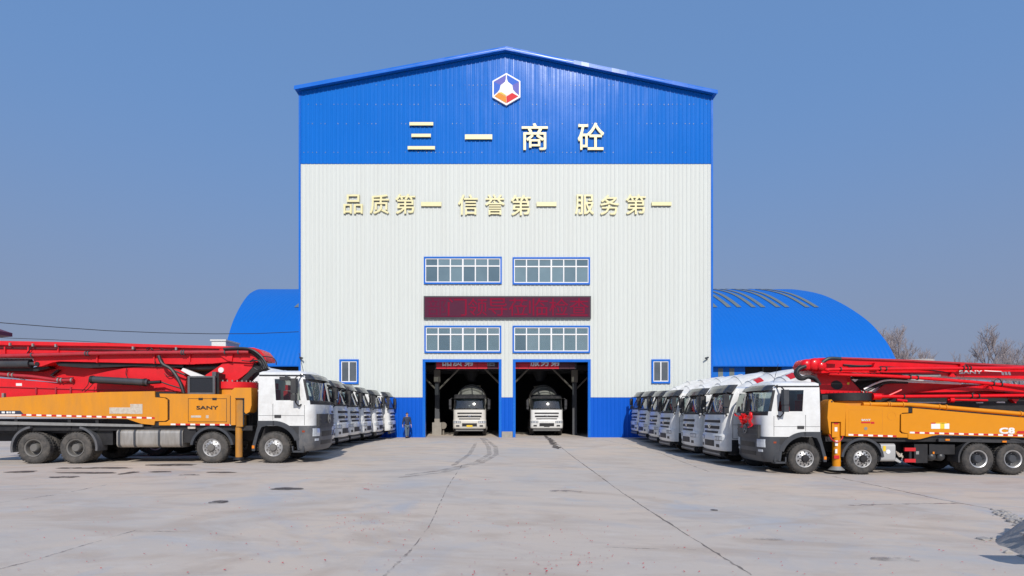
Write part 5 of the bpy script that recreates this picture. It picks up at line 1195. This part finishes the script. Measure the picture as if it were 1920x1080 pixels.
mb = MB(); T.poly(mb, [(1690, 776), (1711, 775), (1711, 765), (1920, 783), (2015, 791), (2015, 823), (1920, 820), (1760, 815.5), (1749, 817), (1738, 820), (1726, 823), (1714, 824), (1703, 823), (1703, 813), (1692, 810.5), (1689.5, 807), (1689.5, 779)], 0, .5, bev=.015); ob = mb.build('outrigger_beam', 'yellow', rroot)
w_, r_ = T.stripes(1706, 811, 2010, 819.2, 3.2, -.004, 9.2, 1); w_.build('white_reflector', 'white_mark', ob); r_.build('red_reflector', 'red_mark', ob)
mb = MB(); T.rect(mb, 1746, 794, 1780, 804, -.005, 0); mb.build('sticker', 'white_mark', ob)
mb = MB(); T.rect(mb, 1763, 793, 1771, 804, -.009, -.004); T.rect(mb, 1755, 792.5, 1775, 794.5, -.009, -.004); mb.build('sticker_mark', 'yellow_mark', ob)
mb = MB(); T.rect(mb, 1746, 792.5, 1754, 794.5, -.009, -.003); mb.build('sticker_edge', 'red_mark', ob)
mb = MB(); a = T.at(1873, 813.5); b = T.at(1902, 801.8); mb.text('C8', a[0], a[1], b[0], b[1], .0, .008, off=.05); mb.build('lettering', 'white_mark', ob)
mb = MB(); T.poly(mb, [(1905, 813), (1909, 808), (1970, 809), (1966, 814)], -.006, 0, bev=0); mb.build('red_swoosh', 'red_mark', ob)
mb = MB(); T.rect(mb, 1682, 765, 1716, 823, .07, .48); T.rect(mb, 1703, 764.5, 1710.5, 773.5, .02, .4); mb.build('hinge_block', 'black', rroot)
mb = MB(); T.tube(mb, [(1617, 758), (1690, 758.5), (1725, 760), (1762, 763), (1920, 776.5), (2015, 785)], .22, .072, 12); yp = mb.build('yellow_pipe', 'yellow', rroot)
mb = MB()
for px, py in ((1630, 758), (1664, 758.4), (1668, 758.4), (1692, 758.5), (1760, 762.8), (1773, 763.8), (1912, 776)): T.clamp(mb, px, py, .22, .095, 2.2)
mb.split('pipe_clamp', 'yellow_worn', yp)
# under the flank
mb = MB(); T.poly(mb, [(1760, 822.5), (2015, 827), (2015, 832.5), (1760, 828)], .0, .08, bev=.01); sg = mb.build('side_guard', 'dark_plastic', rroot)
for px, py in ((1777, 824.6), (1883.7, 828)): mb = MB(); T.rect(mb, px - 4, py - 1.6, px + 4, py + 1.6, -.03, 0, bev=.006); mb.build('marker_lamp', 'amber', sg)
a = T.at(1653, 865.5); b = T.at(1680, 832); mb = MB(); mb.prismx(rounded(.03, .65, a[1], b[1], .1), a[0], b[0], bev=.03); tk = mb.build('fluid_tank', 'tank_clean', rroot)
mb = MB(); T.rect(mb, 1656, 836, 1661, 846, .02, .03); mb.build('yellow_sticker', 'yellow_mark', tk)
mb = MB(); q = T.at(1666, 847); mb.cyl((q[0], .015, q[1]), (q[0], .04, q[1]), .075, 16); mb.build('filler_cap', 'pvc', tk)
for y0, y1 in ((839.5, 846), (860.5, 867)): mb = MB(); T.rect(mb, 1696.5, y0, 1717, y1, .02, .08, bev=.006); mb.build('red_bar', 'red_mark', rroot)
mb = MB(); T.rect(mb, 1705, 846, 1709, 861, .05, .1); T.rect(mb, 1714, 833, 1739, 868, .1, .7, bev=.02); T.rect(mb, 1742, 833, 1790, 852, .15, .7, bev=.02); mb.split('side_locker', 'black', rroot)
mb = MB(); T.rect(mb, 1717.5, 846, 1723, 852, .092, .1); mb.build('locker_plate', 'steel', rroot)
for px in (1755, 1772):
    q = T.at(px, 857); mb = MB(); mb.lathe((q[0], .12, q[1]), (0, 1, 0), [(0, 0), (.07, .015), (.12, .05), (.145, .1), (.145, .7)], 20); mb.build('air_tank', 'dark_plastic', rroot)
mb = MB()
for k in range(4): T.tube(mb, [(1680 + 3 * k, 846 + 2 * k), (1686 + 2 * k, 856), (1691, 850 + 3 * k)], .1 + .05 * k, .02, 6)
mb.build('brass_valve', 'sticker', rroot)
mb = MB(); T.rect(mb, 1749, 847, 1752, 851, .12, .15); mb.build('warning_lamp', 'amber', rroot)
mb = MB(); T.poly(mb, [(1680, 858), (1690, 866), (1688, 868), (1678, 864)], .1, .16, bev=0); mb.build('drain_bracket', 'tank_clean', rroot)
# turret, tower, booms
c = T.at(1584, 744, 1.25)
mb = MB(); mb.cyl((c[0], 1.25, T.at(0, 752, .5)[1]), (c[0], 1.25, T.at(0, 738, .5)[1]), .83, 36); tu = mb.build('turret', 'black', rroot)
mb = MB(); mb.cyl((c[0], 1.25, 1.25), (c[0], 1.25, T.at(0, 752.5, .5)[1]), .7, 28); mb.box(c[0] - .75, c[0] + .75, .3, 2.2, 1.25, T.at(0, 757, .3)[1], bev=.03); mb.build('pedestal', 'yellow_worn', rroot)
mb = MB(); T.poly(mb, [(1529, 698), (1538, 738), (1617, 737), (1592, 711), (1596, 698)], 1.10, 1.62, bev=.02); tw = mb.build('boom_tower', 'red', rroot)
mb = MB(); a = T.at(1567, 722, 1.10); mb.prism([(a[0] + (.20 * math.cos(t) + .04 * math.sin(t)), a[1] + .15 * math.sin(t) - .05 * math.cos(t)) for t in [2 * math.pi * k / 20 for k in range(20)]], 1.085, 1.12); mb.build('access_hole', 'black', tw)
mb = MB(); a = T.at(1588.5, 719, 1.1); mb.cyl((a[0], 1.085, a[1]), (a[0], 1.12, a[1]), .045, 12); mb.build('yellow_tag', 'yellow_mark', tw)
mb = MB()
for P, v in (([(1590, 688), (1640, 687), (1700, 690), (1760, 696), (1792, 703)], .57), ([(1650, 699), (1700, 701), (1760, 703)], .56), ([(1700, 712), (1705, 704), (1712, 700)], .5), ([(1858, 723), (1864, 714), (1870, 710), (1876, 714), (1878, 724)], .5), ([(1818, 744), (1824, 737), (1831, 744)], .62), ([(1803, 692), (1810, 684), (1818, 692)], .4), ([(1880, 735), (1900, 739), (1925, 738)], .78)):
    T.tube(mb, P, v, .016, 5)
mb.build('hydraulic_line', 'hose', tw)
mb = MB(); zt = T.at(0, 737, .5)[1]
for k in range(32): q = (c[0] + .77 * math.cos(k * .19635), 1.25 + .77 * math.sin(k * .19635)); mb.cyl((q[0], q[1], zt - .03), (q[0], q[1], zt + .03), .022, 6)
mb.build('turret_bolts', 'red', tu)
mb = MB(); T.poly(mb, [(1511, 693), (1508, 684), (1513, 676), (1530, 671.5), (1560, 670.5), (1583, 671), (1700, 675.5), (1800, 680.5), (1920, 686.5), (2015, 691), (2015, 713), (1920, 710.5), (1820, 707), (1700, 701), (1583, 698), (1528, 700)], .60, 1.50, bev=.02); b1 = mb.build('upper_boom', 'red', rroot)
mb = MB(); T.poly(mb, [(1575, 669.5), (1700, 674), (1920, 685), (2015, 690), (2015, 692.5), (1920, 688), (1700, 677), (1575, 672.5)], .53, 1.57, bev=.008); mb.build('boom_flange', 'red_pipe', b1)
kn = MB()
for px, py, r, v0, v1 in ((1514, 684, .20, .40, 1.0), (1529, 683, .22, .34, 1.02), (1541, 686, .17, .28, 1.0)):
    a = T.at(px, py, v0); kn.lathe((a[0], v0, a[1]), (0, 1, 0), [(0, -.06), (r * .5, -.05), (r * .85, -.01), (r, .05), (r, v1 - v0)], 24)
kn.build('boom_knuckle', 'red', b1)
mb = MB(); T.tube(mb, [(1543, 691), (1553, 694), (1562, 692.5), (1700, 691.3), (1800, 690.5), (1920, 690), (2015, 690)], .36, .056, 12); pa = mb.build('concrete_pipe', 'red', rroot)
mb = MB()
for px, py in ((1575, 692.3), (1649, 691.8), (1660, 691.7), (1805, 690.5), (1812, 690.4), (1818, 690.4)): T.clamp(mb, px, py, .36, .078, 2)
mb.split('pipe_clamp', 'black', pa)
mb = MB(); T.tube(mb, [(1553, 701), (1600, 703), (1648, 704.5), (1713, 708), (1800, 714.5), (1860, 719.5), (1920, 725), (2015, 733)], .50, .056, 12); pb = mb.build('concrete_pipe', 'red', rroot)
mb = MB()
for px, py in ((1705, 707.5), (1719, 708.3), (1861, 719.6), (1876, 721)): T.clamp(mb, px, py, .50, .08, 2)
mb.split('pipe_clamp', 'black', pb)
mb = MB(); T.tube(mb, [(1650, 743.5), (1700, 743.5), (1800, 742.6), (1920, 741.5), (2015, 740.5)], .60, .06, 12); T.clamp(mb, 1642, 743.5, .60, .115, 15); T.tube(mb, [(1665, 742), (1676, 737), (1689, 731)], .6, .035, 8); T.tube(mb, [(1680, 750), (1699, 752)], .6, .05, 8); pc = mb.build('concrete_pipe', 'red', rroot)
mb = MB()
for px, py in ((1693, 743.5), (1820, 742.4), (1833, 742.3)): T.clamp(mb, px, py, .60, .082, 2)
mb.split('pipe_clamp', 'black', pc)
mb = MB(); T.tube(mb, [(1775, 749.5), (1850, 750.5)], .65, .04, 8); T.clamp(mb, 1782, 750, .65, .1, 8); mb.build('lower_pipe', 'red', rroot)
a = T.at(1797, 701, .6); b = T.at(1840, 694.5, .6); mb = MB(); mb.text('SANY', a[0], a[1], b[0], b[1], .598, .006, off=.03); mb.build('lettering', 'white_mark', b1)
mb = MB(); T.poly(mb, [(1845, 694.2), (1877, 696), (1877, 697.6), (1845, 695.8)], .594, .6, bev=0)
for k in range(3): x = 1876 + 6.3 * k; T.poly(mb, [(x, 697), (x + 4.4, 697.2), (x + 6.2, 703.2), (x + 1.8, 703)], .594, .6, bev=0)
mb.build('stripe_logo', 'white_mark', b1)
mb = MB(); T.rect(mb, 1690, 702, 1763, 706, .55, .6, bev=.004); T.rect(mb, 1590, 700.5, 1594, 702, .9, 1); mb.build('boom_rail', 'steel', b1)
mb = MB(); T.poly(mb, [(1779, 706), (1783, 701), (1783, 697), (1788, 697), (1788, 701), (1792, 707)], .5, .6, bev=0); T.rect(mb, 1800, 681.5, 1808, 690, .5, .6, bev=.02); T.poly(mb, [(1636, 690), (1640, 680), (1646, 680), (1650, 690)], .42, .6, bev=.02); T.poly(mb, [(1840, 730), (1844, 721), (1852, 721), (1855, 730)], .8, 1.0, bev=.01); T.poly(mb, [(1895, 748), (1910, 748), (1903, 756)], .8, 1.0, bev=.02); mb.split('pipe_bracket', 'red', b1)
mb = MB(); T.poly(mb, [(1640, 735), (1661, 716), (1750, 719), (1850, 721), (1920, 728), (2015, 733), (2015, 752), (1920, 749), (1750, 745), (1690, 744), (1640, 741)], 1.36, 1.66, bev=.015); b2 = mb.build('middle_boom', 'red', rroot)
mb = MB(); T.poly(mb, [(1723, 735.8), (1780, 729), (1846, 722.5), (1875, 725.5), (1920, 733), (2015, 740), (2015, 745), (1920, 738.5), (1850, 732.5), (1790, 735)], .80, 1.36, bev=.012); mb.build('boom_plate', 'red', b2)
mb = MB(); T.tube(mb, [(1618, 730), (1640, 719), (1661, 713), (1690, 713.8), (1750, 717.5), (1800, 719.5)], .95, .034, 8); mb.build('white_hose', 'pvc', b2)
mb = MB(); T.tube(mb, [(1620, 734), (1642, 724), (1664, 717), (1700, 717)], .98, .05, 8); mb.build('black_hose', 'hose', b2)
mb = MB(); T.tube(mb, [(1596, 712), (1660, 709)], 1.2, .12, 14); T.poly(mb, [(1592, 706), (1700, 706), (1700, 714), (1660, 716), (1620, 733), (1612, 730)], 1.5, 1.66, bev=0); mb.build('boom_cylinder', 'black', rroot)
mb = MB(); T.poly(mb, [(1596, 711), (1608, 711), (1602, 716)], .9, .95, bev=0); mb.build('white_corner', 'white_mark', tw)
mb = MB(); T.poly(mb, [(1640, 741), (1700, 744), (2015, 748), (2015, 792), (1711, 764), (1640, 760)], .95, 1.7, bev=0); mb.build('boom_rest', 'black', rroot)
mb = MB(); T.rect(mb, 1703, 753.5, 1773, 756, .9, .95); T.rect(mb, 1868, 753, 1883, 755.5, .9, .95); T.rect(mb, 1830, 754, 1842, 756, .9, .95); mb.split('white_tube', 'pvc', b2)
hs = MB()
for k in range(2):
    d = 2.4 * k; T.tube(hs, [(1510, 684 + d), (1498, 689 + d), (1491 + d, 699), (1496 + d, 708 - d), (1504, 710.5 - d), (1515, 707 - d * .5), (1528, 712 - d), (1536, 722)], .50 - .14 * k, .065, 10)
T.tube(hs, [(1539, 692), (1540, 682), (1548.5, 674.5), (1558, 672), (1576, 673)], .30, .062, 8); T.tube(hs, [(1580, 684), (1610, 686), (1640, 685)], .57, .03, 6)
hs.build('black_hose', 'hose', b1)
mb = MB(); T.rect(mb, 1541, 740, 1552, 812, .4, 2.2); mb.build('cab_gap_frame', 'black', rroot)
# red satin rosette tied to the nose of the right truck
bow = thing('red_bow', 'red satin rosette with hanging ribbons tied across the right pump truck nose', 'bow', (0, 0, 0)); rb = random.Random(5)
Mx = Matrix.Translation(rroot.location) @ Matrix.Rotation(math.atan(-.03), 4, 'Z'); bo = Mx @ Vector(mpR(1.45, .20, 1.86)); bow.location = bo; bow.rotation_euler.z = math.atan(-.03)
mb = MB()
for k in range(70):
    d = Vector((-abs(rb.gauss(.3, .4)), rb.gauss(0, 1), rb.gauss(0, 1))).normalized(); r = .165
    e = Matrix.Rotation(rb.uniform(0, 3), 4, d) @ d.to_track_quat('X', 'Z').to_matrix().to_4x4()
    x = bmesh.ops.create_icosphere(mb.bm, subdivisions=1, radius=1, matrix=Matrix.Translation(d * r * rb.uniform(.3, .95)) @ e @ Matrix.Diagonal((.085, .04, .075, 1)))
mb.build('rosette', 'satin', bow, angle=30)
mb = MB()
for (y0, z0), (y1, z1), wd in (((-.02, 0), (-.70, .12), .06), ((-.70, .16), (-.58, -.30), .07), ((-.70, .16), (-.80, -.28), .06), ((.0, -.1), (.12, -.32), .06), ((0, .05), (.9, .2), .03)):
    rows = []
    for i in range(9):
        t_ = i / 8; y = y0 + (y1 - y0) * t_; z = z0 + (z1 - z0) * t_ - .05 * math.sin(math.pi * t_); o = -.05 - .035 * math.sin(t_ * 11 + y0 * 5); dv = Vector((0, z1 - z0, -(y1 - y0))).normalized() * wd
        rows.append([(o, y + dv.y, z + dv.z), (o - .05, y, z), (o, y - dv.y, z - dv.z), (o + .02, y, z)]); rows[-1].append(rows[-1][0])
    mb.grid(rows)
mb.ball((-.06, -.70, .14), .09, sc=(.7, 1, 1.2)); mb.build('ribbon', 'satin', bow, angle=60)
# ------------------------------------------------------------------ man walking along the blue wall
def skin(name, pts, edges, mats, parent, sub=2, root=0):
    me = bpy.data.meshes.new('t'); me.from_pydata([p[:3] for p in pts], edges, []); o = bpy.data.objects.new('t', me); COL.objects.link(o)
    md = o.modifiers.new('s', 'SKIN'); md.use_smooth_shade = True
    for i, p in enumerate(pts):
        v = me.skin_vertices[0].data[i]; v.radius = (p[3], p[4] if len(p) > 4 else p[3]); v.use_root = (i == root)
    sb_ = o.modifiers.new('d', 'SUBSURF'); sb_.levels = sub; sb_.render_levels = sub
    bpy.context.view_layer.update(); m2 = bpy.data.meshes.new_from_object(o.evaluated_get(bpy.context.evaluated_depsgraph_get()))
    bpy.data.objects.remove(o); bpy.data.meshes.remove(me); mb = MB(); mb.bm.from_mesh(m2); bpy.data.meshes.remove(m2)
    for f in mb.bm.faces: f.material_index = 0
    return mb.build(name, mats, parent, angle=180)
pp = thing('person', 'man in navy jacket and grey blue trousers walking by the blue wall', 'person', ((763 - CX) * 40.4 / F, 40.4, 0), R(-62))
# local +x is the way he faces
body = [(0, 0, .93, .13, .15), (0, 0, 1.15, .12, .15), (.01, 0, 1.38, .12, .17), (.02, 0, 1.50, .055), (.035, 0, 1.57, .062), (.04, 0, 1.66, .092, .082), (.03, 0, 1.73, .06)]
be = [(0, 1), (1, 2), (2, 3), (3, 4), (4, 5), (5, 6)]
for s, sw in ((-1, .16), (1, -.12)):
    n = len(body); body += [(.0, s * .09, .90, .095), (sw * .5 + .02, s * .10, .50, .062), (sw, s * .10, .11, .042), (sw + .06, s * .11, .045, .04), (sw + .19, s * .12, .03, .032)]
    be += [(0, n), (n, n + 1), (n + 1, n + 2), (n + 2, n + 3), (n + 3, n + 4)]
    n = len(body); body += [(.0, s * .19, 1.43, .062), (-sw * .3 - .02, s * .255, 1.17, .046), (-sw * .6, s * .275, .93, .032), (-sw * .7 + .03, s * .285, .86, .034, .02)]
    be += [(2, n), (n, n + 1), (n + 1, n + 2), (n + 2, n + 3)]
    hx0 = n + 3
    for k, (fy, L_) in enumerate(((-.03, .075), (-.01, .09), (.01, .085), (.028, .065))):
        m = len(body); bx0 = body[hx0]; body += [(bx0[0] + fy, bx0[1] + .005 * s, bx0[2] - .04, .009), (bx0[0] + fy + .012, bx0[1] + .002 * s, bx0[2] - .04 - L_ * .55, .008), (bx0[0] + fy + .028, bx0[1] - .01 * s, bx0[2] - .04 - L_, .007)]
        be += [(hx0, m), (m, m + 1), (m + 1, m + 2)]
    m = len(body); bx0 = body[hx0]; body += [(bx0[0] + .04, bx0[1] - .01 * s, bx0[2] - .01, .010), (bx0[0] + .06, bx0[1] - .012 * s, bx0[2] - .05, .008)]; be += [(hx0, m), (m, m + 1)]
skin('body', body, be, 'skin', pp)
jk = [(0, 0, .88, .155, .19), (0, 0, 1.02, .15, .185), (0, 0, 1.2, .15, .19), (.01, 0, 1.40, .14, .19), (.02, 0, 1.485, .075)]; je = [(0, 1), (1, 2), (2, 3), (3, 4)]
for s, sw in ((-1, .16), (1, -.12)):
    n = len(jk); jk += [(.0, s * .20, 1.43, .085), (-sw * .3 - .02, s * .26, 1.17, .068), (-sw * .6, s * .28, .94, .055)]; je += [(3, n), (n, n + 1), (n + 1, n + 2)]
skin('jacket', jk, je, 'jacket', pp)
tr_ = [(0, 0, .92, .14, .165)]; te = []
for s, sw in ((-1, .16), (1, -.12)):
    n = len(tr_); tr_ += [(.0, s * .09, .84, .115), (sw * .5 + .02, s * .10, .50, .085), (sw, s * .10, .10, .072)]; te += [(0, n), (n, n + 1), (n + 1, n + 2)]
skin('trousers', tr_, te, 'jeans', pp)
mb = MB(); mb.ball((.025, 0, 1.70), .105, sc=(1, .86, .95)); 
for v in list(mb.bm.verts):
    if v.co.x > .075 and v.co.z < 1.74: v.co.x = .075
    if v.co.z < 1.64: v.co.z = 1.64
mb.build('hair', 'hair', pp, angle=180)
mb = MB()
for s, sw in ((-1, .16), (1, -.12)): mb.ball((sw + .09, s * .115, .055), .1, sc=(1.5, .52, .55)); mb.box(sw - .05, sw + .24, s * .115 - .05, s * .115 + .05, 0, .03, bev=.01)
mb.build('shoes', 'black', pp)
mb = MB()
for s in (-1, 1): mb.ball((.122, s * .034, 1.665), .012)
mb.build('eyes', 'black', pp)
mb = MB(); mb.ball((.135, 0, 1.64), .018, sc=(1.1, .8, 1.3)); 
for s in (-1, 1): mb.ball((.04, s * .085, 1.65), .028, sc=(.8, .35, 1.2))
mb.build('nose_and_ears', 'skin', pp)
mb = MB(); mb.ball((.122, 0, 1.60), .02, sc=(.5, 1.2, .3)); mb.build('mouth', 'seat_red', pp)
